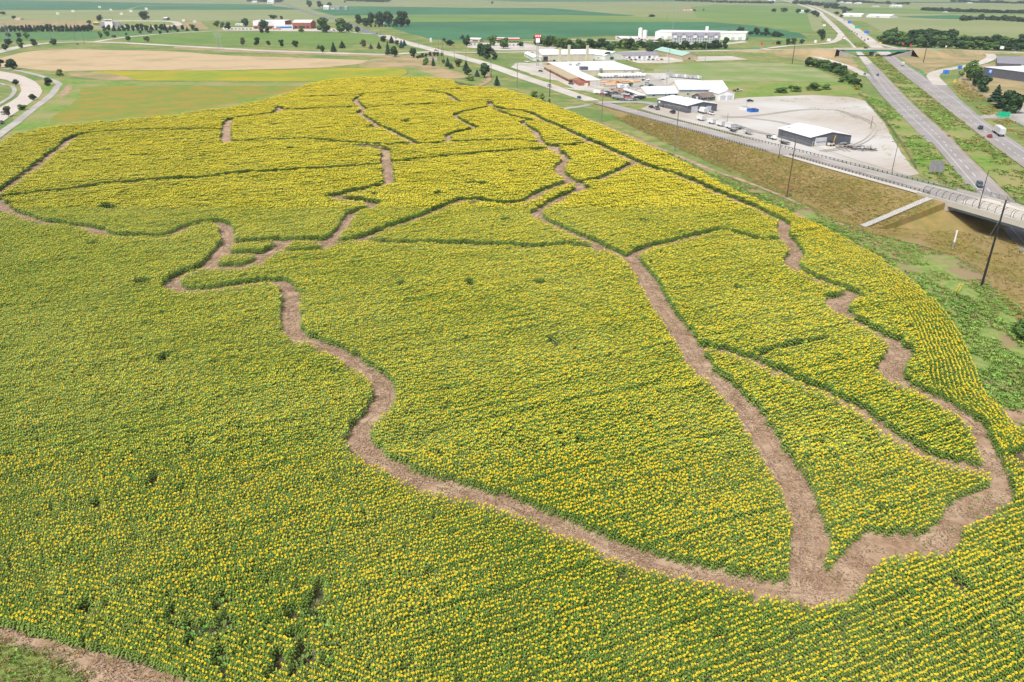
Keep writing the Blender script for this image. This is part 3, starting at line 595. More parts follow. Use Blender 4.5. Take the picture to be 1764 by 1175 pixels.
mRUT = M('compacted wheel rut', (.24, .155, .11), (.33, .225, .165), 1.6, lo=.3, hi=.7)
for w_, P in PATHW:
    if w_ < 3.4 or P[0].y > 320: continue
    for o_ in (-.85, .85): ribbon('wheel_rut', [Vector((p.x, p.y, 0)) for p in ribbon_pts(P, o_ + random.uniform(-.15, .15))], .34, mRUT, smooth=False)
_px = np.where(_m); _cx = -330.0 + _px[1]; _cy = 20.0 + _px[0]; _k = _cy < 330; _cx, _cy = _cx[_k], _cy[_k]; _rep = 3
LX = np.repeat(_cx, _rep) + rng.random(len(_cx) * _rep); LY = np.repeat(_cy, _rep) + rng.random(len(_cx) * _rep)
_q = WA([(-100, 1056), (0, 1080), (130, 1118), (300, 1168), (330, 1240), (220, 1240), (105, 1150), (0, 1104)]); _ex = rng.uniform(-80, 0, 9000); _ey = rng.uniform(45, 75, 9000); _k = inpoly(_ex, _ey, _q); LX = np.r_[LX, _ex[_k]]; LY = np.r_[LY, _ey[_k]]
_k = vnoise(LX, LY, 3.) > .3; LX, LY = LX[_k], LY[_k]
def litter(seed, flat):
    r = random.Random(seed); mb = MB()
    for i in range(6):
        x, y, a, L = r.uniform(-.4, .4), r.uniform(-.4, .4), r.uniform(0, 3.14), r.uniform(.06, .22); c_, s_ = math.cos(a) * L, math.sin(a) * L; t_ = .05
        mb.add([(x - c_, y - s_, .01), (x + s_ * .35, y - c_ * .35, .02), (x + c_, y + s_, .03), (x - s_ * .35, y + c_ * .35, .02), (x, y, t_ + .03)], [(0, 1, 4), (1, 2, 4), (2, 3, 4), (3, 0, 4)])
    return mb
_lm = [M('dry straw', (.46, .36, .24), (.38, .28, .18), 3), M('earth clod', (.20, .125, .085), (.27, .18, .13), 3), M('pale earth clod', (.36, .25, .18), (.42, .31, .23), 3), M('dead leaf', (.15, .11, .06), (.20, .17, .08), 3)]
scatter('path_litter', 'straw, clods and fallen leaves strewn over the maze path', 'litter', np.c_[LX, LY, np.full(len(LX), ZL[0] + .01)], rng.uniform(0, 6.28, len(LX)), np.c_[[rng.uniform(.6, 1.5, len(LX))] * 3].T, rng.integers(0, 8, len(LX)), [litter(i, 0).mesh('litter', _lm[i % 4]) for i in range(8)])
DS = R(22.8); CD, SD = math.cos(DS), math.sin(DS)
SPX = np.array([[p.x, p.y] for p in OUTW])
def keep(X, Y, m=0.0):
    u, v, z = proj(X, Y, 0)
    k = (u > -110) & (u < 1874) & (v < 1250) & (v > 120) & (Y > 20)
    X_, Y_ = X[k], Y[k]; ok = inpoly(X_, Y_, OUTW)
    if m: ok &= seg_dist(X_, Y_, OUTW + [OUTW[0]]) > m
    for w_, P in PATHW:
        bx = (X_ > min(p.x for p in P) - 8) & (X_ < max(p.x for p in P) + 8) & (Y_ > min(p.y for p in P) - 8) & (Y_ < max(p.y for p in P) + 8) & ok
        i = np.where(bx)[0]
        if len(i): 
            e = (vnoise(X_[i], Y_[i], 1.7) - .5) * .7
            ok[i[seg_dist(X_[i], Y_[i], P) < w_ / 2 + m + e]] = False
    e = (vnoise(X_, Y_, 1.7) - .5) * .6; near_ = Y_ < 160; q_ = np.where(near_)[0]
    bad = inpoly(X_[q_] + e[q_], Y_[q_] + e[q_], LOOP); ok[q_[bad]] = False
    for x, y, r in HOLES:
        c = W(x, y, 1.6); ok &= ((X_ - c.x) ** 2 + ((Y_ - c.y) * .8) ** 2) > r * r
    k[np.where(k)[0][~ok]] = False
    return k
def rows(spacing, along, jit):
    """straight drilled rows across the whole block"""
    a = np.arange(-420, 820, along); b = np.arange(-330, 640, spacing); b = b + .3 * np.floor(b / 6.08)
    A, B = np.meshgrid(a, b); A = A + rng.uniform(0, along, (len(b), 1)) + rng.uniform(-jit, jit, A.shape); B = B + rng.uniform(-.04, .04, A.shape) + (vnoise(A, B, 30.) - .5) * .6
    return (A * CD - B * SD).ravel(), (A * SD + B * CD).ravel()
HEAD = 9.0
def headland(edge, spacing, along, jit):
    Xs = []; Ys = []; P = smooth_pts(edge, 2.0)
    k = .5
    while k * spacing < HEAD:
        o = ribbon_pts(P, HSIGN * k * spacing)
        for a, b in zip(o, o[1:]):
            L = (b - a).length; n = max(1, int(L / along)); t = (np.arange(n) + rng.uniform(0, 1)) / n; t = t[t < 1]
            Xs.append(a.x + (b.x - a.x) * t + rng.uniform(-.05, .05, len(t))); Ys.append(a.y + (b.y - a.y) * t + rng.uniform(-.05, .05, len(t)))
        k += 1
    return np.concatenate(Xs), np.concatenate(Ys)
def heads(spacing, along, jit, zlo, zhi):
    global HSIGN
    X, Y = np.zeros(0), np.zeros(0)
    for edge in (EDGE_R, EDGE_B):
        q = ribbon_pts(edge, -3)[2]; HSIGN = -1 if inpoly(np.array([q.x]), np.array([q.y]), OUTW)[0] else 1
        hx, hy = headland(edge, spacing, along, jit); z = hy * cp + H * sp; s = (z >= zlo) & (z < zhi); hx, hy = hx[s], hy[s]
        k = keep(hx, hy); X = np.r_[X, hx[k]]; Y = np.r_[Y, hy[k]]
    return X, Y
def field(spacing, along, jit, zlo, zhi, m=0.0, head=True):
    X, Y = rows(spacing, along, jit); z = Y * cp + H * sp; s = (z >= zlo) & (z < zhi); X, Y = X[s], Y[s]
    k = keep(X, Y, m); X, Y = X[k], Y[k]
    if head:
        for edge in (EDGE_R, EDGE_B):
            s = (seg_dist(X, Y, edge) > HEAD) | (Y * cp + H * sp > Z2); X, Y = X[s], Y[s]
    return X, Y
FACE = R(180 + 56)   # compass direction every flower head looks in
def plant(seed, nleaf, hd, lod, x0=0.0, y0=0.0, hgt=2.05, parts=None, turn=0.0):
    """adds one sunflower to MB buckets (stem, foliage, head, disc)"""
    r = random.Random(seed); st, fo, he, di = parts
    bx, by = x0 + r.uniform(-.05, .05), y0 + r.uniform(-.05, .05); top = Vector((bx + r.uniform(-.06, .06), by + r.uniform(-.06, .06), hgt * r.uniform(.93, 1.05)))
    if lod < 2: st.tube((bx, by, 0), top, .022, .014, n=3 if lod else 4, cap=False)
    a = r.uniform(0, 6.28)
    for i in range(nleaf):
        t = (i + .6) / nleaf; z = .25 + (top.z - .2) * t ** .8; a += 2.4 + r.uniform(-.3, .3)
        L = (.47 - .13 * t) * r.uniform(.85, 1.15) * (1 + .13 * lod); wL = L * (.42 + .08 * lod); up = r.uniform(.0, .14) - .04 + .1 * t
        ca, sa = math.cos(a), math.sin(a); o = Vector((bx + (top.x - bx) * t, by + (top.y - by) * t, z))
        f = lambda u, v, w_: o + Vector((ca * u - sa * v, sa * u + ca * v, w_))
        if lod < 2: fo.add([f(.03, 0, 0), f(L * .45, wL * .6, up), f(L * .45, -wL * .6, up), f(L * .5, 0, up + .035), f(L, 0, up - .16)], [(0, 3, 1), (0, 2, 3), (1, 3, 4), (3, 2, 4)])
        else: fo.add([f(0, 0, 0), f(L * .5, wL * .6, up), f(L, 0, up - .14), f(L * .5, -wL * .6, up)], [(0, 3, 2, 1)])
    if hd:
        el = r.uniform(.35, .75); az = FACE - turn + r.uniform(-.4, .4); nrm = Vector((math.cos(az) * math.cos(el), math.sin(az) * math.cos(el), math.sin(el)))
        q = nrm.to_track_quat('Z', 'Y'); c = top + nrm * .05 + Vector((0, 0, .03)); rr = hd * r.uniform(.85, 1.15); n = (12, 8, 6)[lod]
        vs = [c + q @ Vector((0, 0, .0))] + [c + q @ Vector((rr * (1 if (i % 2 or lod) else .72) * math.cos(6.283 * i / n), rr * (1 if (i % 2 or lod) else .72) * math.sin(6.283 * i / n), .03 - .05 * (i % 2))) for i in range(n)]
        he.add(vs, [(0, 1 + i, 1 + (i + 1) % n) for i in range(n)])
        if lod < 2:
            n = 6; di.add([c + q @ Vector((0, 0, .045))] + [c + q @ Vector((rr * .42 * math.cos(6.283 * i / n), rr * .42 * math.sin(6.283 * i / n), .02)) for i in range(n)], [(0, 1 + i, 1 + (i + 1) % n) for i in range(n)])
def joined(name, parts):
    mb = MB()
    for i, p in enumerate(parts): mb.add(p.v, p.f, i)
    return mb.mesh(name, [mSFS, mSFL, mSFH, mSFD])
def newparts(): return [MB(), MB(), MB(), MB()]
near_m, mid_m, far_m = [], [], []; near_parts = []
for i in range(8):
    p = newparts(); plant(100 + i, 13, .138 if i < 7 else 0, 0, parts=p); near_m.append(joined('sunflower plant', p)); near_parts.append(p)
for i in range(7):
    p = newparts()
    for j in range(3): plant(200 + i * 9 + j, 10, .115 if (i * 3 + j) % 6 else 0, 1, x0=(j - 1) * .29, parts=p, turn=DS)
    mid_m.append(joined('sunflower row piece', p))
for i in range(6):
    p = newparts()
    for j in range(10): plant(300 + i * 30 + j, 8, .122 if j % 6 else 0, 2, x0=((j % 5) - 2) * .30, y0=(-.38 if j < 5 else .38), parts=p, turn=DS)
    far_m.append(joined('sunflower patch', p))
Z1, Z2 = 118, 250
X, Y = field(.76, .31, .10, 0, Z1); hx_, hy_ = heads(.76, .29, .09, 0, Z2); X = np.r_[X, hx_]; Y = np.r_[Y, hy_]; u, v, z = proj(X, Y, 1.0)
d1 = vnoise(X, Y, 1.1); sparse = inpoly(u, v, [(430, 1040), (560, 1050), (600, 1120), (560, 1175), (400, 1175), (300, 1120), (250, 1060), (300, 1010), (400, 1030)]); drop = (d1 > .93) | ((vnoise(X, Y, 1.3) > .62) & sparse) | (rng.random(len(X)) < .04)
X, Y, u, v, z = [a[~drop] for a in (X, Y, u, v, z)]
inside = (u > 2) & (u < 1762) & (v < 1174); order = np.argsort(np.where(inside, z, 1e9))[:300]; ind = np.zeros(len(X), bool); ind[order] = True
HN = lambda X, Y: .86 + .26 * vnoise(X, Y, 6.) + .17 * (vnoise(-X * SD + Y * CD, (X * CD + Y * SD) / 22, .95) - .5) + .20 * (vnoise(X, Y, 1.3) - .5)
def sca(X, Y, lo=0): s = HN(X, Y); return np.c_[s, s, s * (1 + rng.uniform(-.08, .08, len(X)))]
def vidx(X, Y, nv, blank): 
    i = rng.integers(0, nv, len(X)); 
    if blank is not None: i = np.where(rng.random(len(X)) < .10 + .25 * vnoise(X, Y, 14.), blank, i)
    return i
s_ = sca(X, Y); a_ = rng.uniform(-.45, .45, len(X)); ix = vidx(X, Y, 7, 7)
protos = []
for i in range(5):
    root = empty('sunflower', (0, 0, 0), 0, 'yellow headed sunflower in the nearest rows at the bottom of the field', 'sunflower', 'sunflowers in the nearest rows')
    st, fo, he, di = near_parts[i]; st.build('stem', mSFS, root, False); fo.build('foliage', mSFL, root, False); h_ = he.build('flower_head', mSFH, root, False); di.build('seed_disc', mSFD, h_, False); protos.append(root)
for n_i, k in enumerate(np.where(ind)[0]):
    o = protos[n_i] if n_i < 5 else copy_tree(protos[int(ix[k]) % 5])
    o.location = (X[k], Y[k], 0); o.rotation_euler = (0, 0, a_[k]); o.scale = tuple(s_[k])
r_ = ~ind
PT = [np.c_[X[r_], Y[r_], np.zeros(r_.sum())]]; RZ = [a_[r_]]; SCL = [s_[r_]]; IX = [ix[r_]]
X, Y = field(.76, .87, .1, Z1, Z2, .15); d = (vnoise(X, Y, 1.3) > .95) | (rng.random(len(X)) < .01); X, Y = X[~d], Y[~d]
PT.append(np.c_[X, Y, 0 * X]); RZ.append(DS + 0 * X); SCL.append(sca(X, Y)); IX.append(8 + rng.integers(0, 7, len(X)))
# rotate heads back: row pieces are modelled along the row, heads made for that turn below
X, Y = field(1.52, 1.5, .1, Z2, 1e9, .45, False); PT.append(np.c_[X, Y, 0 * X]); RZ.append(DS + 0 * X); SCL.append(sca(X, Y)); IX.append(15 + rng.integers(0, 6, len(X)))
scatter('sunflower_crop', 'dense field of yellow sunflowers cut by a winding dirt maze', 'sunflowers', np.concatenate(PT), np.concatenate(RZ), np.concatenate(SCL), np.concatenate(IX), near_m + mid_m + far_m)
print('plants', [len(p) for p in PT])

# ================================================================== WEEDS AND ROUGH GRASS
def tuft(seed, n, hgt, spread, wide):
    r = random.Random(seed); mb = MB()
    for i in range(n):
        a = r.uniform(0, 6.28); d = r.uniform(0, spread); x, y = d * math.cos(a), d * math.sin(a); h_ = hgt * r.uniform(.5, 1); b = a + r.uniform(-1, 1); wv = wide * r.uniform(.6, 1.2)
        tx, ty = x + math.cos(b) * h_ * .5, y + math.sin(b) * h_ * .5; nx, ny = -math.sin(b) * wv, math.cos(b) * wv
        mb.add([(x, y, 0), (x + (tx - x) * .5 + nx, y + (ty - y) * .5 + ny, h_ * .7), (tx, ty, h_ * .85), (x + (tx - x) * .5 - nx, y + (ty - y) * .5 - ny, h_ * .7)], [(0, 1, 2, 3)])
    return mb
def weeds(name, label, poly, dens, mats, n, hgt, spread, wide, zf=None, patch=.35, inv=False, ps=7.):
    P = poly if isinstance(poly[0], Vector) else WA(poly); x0, x1 = min(p.x for p in P), max(p.x for p in P); y0, y1 = min(p.y for p in P), max(p.y for p in P)
    N = int((x1 - x0) * (y1 - y0) * dens); X = rng.uniform(x0, x1, N); Y = rng.uniform(y0, y1, N); k = inpoly(X, Y, P) & (vnoise(X, Y, ps) > patch)
    if not inv: k &= ~inpoly(X, Y, OUTW)
    X, Y = X[k], Y[k]; Z = np.full(len(X), ZL[0] - .03) if zf is None else zf(X, Y)
    s = rng.uniform(.6, 1.3, len(X)); return scatter(name, label, name.replace('_', ' '), np.c_[X, Y, Z], rng.uniform(0, 6.28, len(X)), np.c_[s, s, s], rng.integers(0, len(mats) * 2, len(X)), [tuft(i, n, hgt, spread, wide).mesh('tuft', mats[i % len(mats)]) for i in range(len(mats) * 2)])
weeds('weeds', 'leafy green weeds along the right edge of the sunflower field', [(1090, 246), (1160, 268), (1260, 318), (1330, 345), (1400, 378), (1480, 415), (1560, 470), (1640, 510), (1690, 520), (1764, 600), (1850, 700), (1850, 800), (1764, 775), (1715, 715), (1690, 680), (1610, 525), (1520, 457), (1400, 390), (1260, 332), (1150, 270)], 1.1, [mTUFT, mTUFT, mTUFTD, mTUFTG], 12, .6, .6, .15, patch=.25)
weeds('rough_grass', 'tall rough grass between the weeds and the power poles', [(1230, 297), (1300, 325), (1391, 360), (1480, 399), (1560, 418), (1640, 440), (1700, 480), (1730, 560), (1660, 520), (1600, 490), (1520, 445), (1400, 388), (1300, 338), (1230, 305)], 1.6, [mTUFT, mTUFTB, mTUFTG, mTUFTD], 12, .4, .55, .10, patch=.3)
weeds('verge_plants', 'low broad leaved plants spreading over the ground right of the field', [(1640, 505), (1700, 490), (1764, 540), (1850, 640), (1850, 800), (1764, 760), (1700, 690), (1665, 590)], 2.2, [mTUFT, mTUFT, mTUFTD, mTUFTG], 12, .3, .6, .16, patch=.36)
def bankz(X, Y):
    s = (X - RA.x) * RU.x + (Y - RA.y) * RU.y; n = (X - RA.x) * RN.x + (Y - RA.y) * RN.y
    h = np.interp(s, [a for a, b in HS], [b for a, b in HS]); foot = 3.5 * h + 2.5
    return np.where(s < S_AB, np.clip((n + foot) / np.maximum(foot, .1), 0, 1) * h * .98, 0) + .02
pb = [RA + RU * s + RN * (-.9) for s in (60, 180, 205, 288)] + [RA + RU * s + RN * (-3.5 * hs(s) - 7) for s in (300, 240, 150, 60)]
weeds('yard_weeds', 'yellowish weeds creeping over the gravel yard', [(1340, 170), (1466, 168), (1524, 214), (1560, 276), (1540, 285), (1490, 220), (1430, 195), (1350, 180)], .45, [mTUFTB, mTUFTG, mTUFTB], 8, .12, .7, .12, patch=.60, ps=11.)
mTRK = M('darker driven gravel', (.365, .325, .28), (.455, .415, .375), .2, stretch=(20, 4))
for q in ([(1240, 200), (1300, 205), (1360, 215), (1420, 240), (1460, 262)], [(1245, 204), (1310, 199), (1380, 190), (1440, 190), (1480, 205)], [(1415, 262), (1470, 252), (1500, 235), (1505, 215), (1470, 198)], [(1200, 205), (1260, 214), (1300, 228), (1330, 233)]):
    for o_ in (-1.1, 1.1): ribbon('tyre_track', ribbon_pts(smooth_pts(px(q), 5), o_), .7, mTRK, smooth=False)
weeds('verge_grass', 'clumps of long grass on the highway median and verges', [(1484, 72), (1500, 84), (1537, 115), (1583, 152), (1634, 193), (1719, 260), (1780, 305), (1780, 362), (1743, 341), (1658, 258), (1583, 187), (1535, 138), (1488, 92), (1470, 76)], .22, [mTUFT, mTUFTB, mTUFTD, mTUFTG], 14, .7, 1.1, .3, patch=.35, ps=12.)
weeds('verge_grass', 'clumps of long grass between the gravel yard and the highway', [(1485, 160), (1540, 188), (1600, 246), (1640, 292), (1690, 340), (1640, 325), (1590, 305), (1560, 250), (1500, 180)], .22, [mTUFT, mTUFTD, mTUFTG], 14, .6, 1.1, .3, patch=.35, ps=12.)
weeds('verge_grass', 'clumps of dry grass on the right highway verge', [(1640, 150), (1660, 140), (1700, 172), (1764, 225), (1800, 262), (1764, 245), (1702, 205), (1655, 165)], .22, [mTUFTB, mTUFTR, mTUFTG], 14, .6, 1.1, .3, patch=.3, ps=9.)
weeds('bank_grass', 'brown and green rough grass on the bank of the rising road', pb, 3.0, [mTUFTB, mTUFTB, mTUFTG, mTUFTB, mTUFTR], 9, .4, .5, .08, zf=bankz, patch=.08, ps=4.)
weeds('bridge_grass', 'golden brown rough grass on the flat ground right of the bank', [(1560, 405), (1640, 400), (1764, 420), (1850, 470), (1850, 600), (1764, 565), (1700, 480), (1640, 440)], .9, [mTUFTB, mTUFTR, mTUFTG, mTUFTB], 10, .45, .6, .08, patch=.12, ps=4.)
weeds('ditch_grass', 'coarse green grass in the bottom left corner', [(-80, 1075), (0, 1098), (45, 1112), (90, 1124), (100, 1137), (165, 1168), (200, 1210), (200, 1260), (-80, 1260)], 7, [mTUFTD, mTUFTG, mTUFTD, mTUFTB, mTUFT], 12, .25, .35, .09, patch=.2, ps=3.)
weeds('dirt_weeds', 'scattered weed tufts on the dirt margin below the sunflowers', [(0, 1085), (130, 1120), (300, 1170), (330, 1200), (200, 1200), (100, 1135)], 3.0, [mTUFTG, mTUFTB, mTUFTR], 9, .25, .35, .08, patch=.45, ps=2.)
weeds('path_weeds', 'small weed patches at the foot of the maze walls', [(1560, 850), (1740, 830), (1735, 880), (1650, 960), (1500, 1000), (1480, 960), (1600, 930)], .7, [mTUFT], 8, .25, .3, .06, patch=.66, inv=True, ps=2.)
weeds('low_weeds', 'low green weeds filling the thin patch near the bottom', [(200, 1000), (420, 1010), (600, 1060), (640, 1170), (420, 1180), (250, 1090)], 2.2, [mTUFT, mTUFTD], 12, .6, .45, .12, patch=.25, inv=True, ps=2.)
weeds('withered_plants', 'pale withered plants in the thin patch near the bottom', [(430, 1050), (590, 1080), (570, 1140), (460, 1130)], 1.0, [M('withered leaves', (.42, .36, .27), (.30, .24, .15), 2), mTUFT], 16, .9, .4, .09, patch=.45, inv=True, ps=2.)

# ================================================================== TREES
def crown(seed, n, kind):
    r = random.Random(seed); mb = MB()
    if kind == 'cone':
        for i in range(n):
            t = r.random() ** .7; z = 1 - t * .92; rad = .5 * t * (.75 + .25 * math.sin(z * 38)) * r.uniform(.75, 1.08); a = r.uniform(0, 6.28)
            c = Vector((rad * math.cos(a), rad * math.sin(a), z)); L = .06 + .05 * t
            o = Vector((math.cos(a), math.sin(a), -.35)) * L; s = Vector((-math.sin(a), math.cos(a), r.uniform(-.3, .3))) * L * .8
            mb.add([c - o * .5, c + s, c + o, c - s], [(0, 1, 2, 3)])
        return mb
    base = {'broad': .07, 'tall': .04, 'shrub': -.03, 'round': .03}[kind]; lobes = []
    for i in range(13 if kind != 'round' else 9):
        a = r.uniform(0, 6.28); rr = r.uniform(.0, .30); z = r.uniform(base + .17, .84); rr *= 1.15 - abs(z - .5)
        lobes.append((Vector((rr * math.cos(a), rr * math.sin(a), z)), r.uniform(.13, .23)))
    for i in range(n):
        c, rad = r.choice(lobes); d = Vector((r.gauss(0, 1), r.gauss(0, 1), r.gauss(0, 1) * 1.0 + .2)).normalized(); p = c + Vector((d.x, d.y, d.z * .85)) * rad * r.uniform(.6, 1.12)
        if p.z < base: p.z = base + r.uniform(0, .08)
        nn = (d + Vector((r.uniform(-.9, .9), r.uniform(-.9, .9), r.uniform(-.3, .9)))).normalized(); q = nn.to_track_quat('Z', 'Y'); s = (.05 if n > 500 else .075) * r.uniform(.7, 1.3)
        mb.add([p + q @ Vector(v) for v in ((-s, -s * .6, 0), (s * .6, -s, 0), (s, s * .6, 0), (-s * .6, s, 0))], [(0, 1, 2, 3)])
    return mb
def trunkm(kind):
    mb = MB()
    if kind == 'cone': mb.tube((0, 0, 0), (0, 0, .9), .03, .006, n=5); return mb
    mb.tube((0, 0, 0), (0, 0, .35), .035, .024, n=5); mb.tube((0, 0, .33), (.02, .02, .7), .024, .008, n=4)
    for a in (0.3, 2.3, 4.4): mb.tube((0, 0, .28), (.22 * math.cos(a), .22 * math.sin(a), .6), .016, .006, n=4)
    return mb
TK = {'broad': ('broad', mLF), 'dark': ('broad', mLFD), 'light': ('broad', mLFL), 'tall': ('tall', mLFD), 'round': ('round', mLFD), 'roundl': ('round', mLF), 'shrub': ('shrub', mLF), 'shrubl': ('shrub', mLFL), 'shruby': ('shrub', mYLF),
      'cone': ('cone', mNEED), 'blue': ('cone', mBLUEN), 'far': ('shrub', mFARL), 'brown': ('broad', M('brownish leaves', (.12, .11, .05), (.09, .10, .04), .6, inst=.2))}
TK['wb'] = ('round', mNEED); TK['wbc'] = ('cone', mNEED)
TC = {}
KN = {'cone': 'conifer', 'blue': 'spruce', 'wb': 'evergreen', 'wbc': 'evergreen', 'shrub': 'shrub', 'shrubl': 'shrub', 'shruby': 'shrub', 'far': 'tree'}
def tree(kind, x, yb, hp, wp, label, group=None, cat=None):
    p = W(x, yb); h_ = max(1.5, hpx(x, yb, yb - hp)); z = (p.y * cp + H * sp); wd_ = wp * z / F
    big = hp > 9; key = (kind, random.randrange(4), big)
    if key not in TC:
        k, m = TK[kind]; n = {'cone': 900, 'shrub': 900}.get(k, 1200) if big else 420
        TC[key] = (crown(hash(key[1]) + 17 * len(TC), n, k).mesh('crown', m), trunkm(k).mesh('trunk', mBARK))
    nm = KN.get(kind, 'tree'); e = empty(nm, p, random.uniform(0, 6.28), label, cat or nm, group); e.scale = (wd_ * 1.3, wd_ * 1.3, h_ * 1.08)
    for nm2, me in zip(('crown', 'trunk'), TC[key]): link(bpy.data.objects.new(nm2, me), e)
    return e
def row(kind, pts, hp, wp, n, label, group, jx=1.0, jh=.2, cat=None):
    for i in range(n):
        t = i / max(1, n - 1) * (len(pts) - 1); k = min(int(t), len(pts) - 2); f = t - k
        x = pts[k][0] + (pts[k + 1][0] - pts[k][0]) * f + random.uniform(-jx, jx); y = pts[k][1] + (pts[k + 1][1] - pts[k][1]) * f
        kd = random.choice(kind) if isinstance(kind, list) else kind
        tree(kd, x, y, hp * random.uniform(1 - jh, 1 + jh), wp * random.uniform(.85, 1.2), label, group, cat)
row(['wb', 'wbc', 'wb'], [(-15, 55.5), (158, 54.3)], 11.5, 8, 26, 'dark evergreen in the left windbreak row beyond the sports pitch', 'evergreens left of the grandstand', .8, .12)
row(['wb', 'wbc', 'wb'], [(181, 54), (302, 52.5)], 10.5, 7.5, 16, 'dark evergreen in the windbreak row in front of the grandstand', 'evergreens in front of the grandstand', .8, .2)
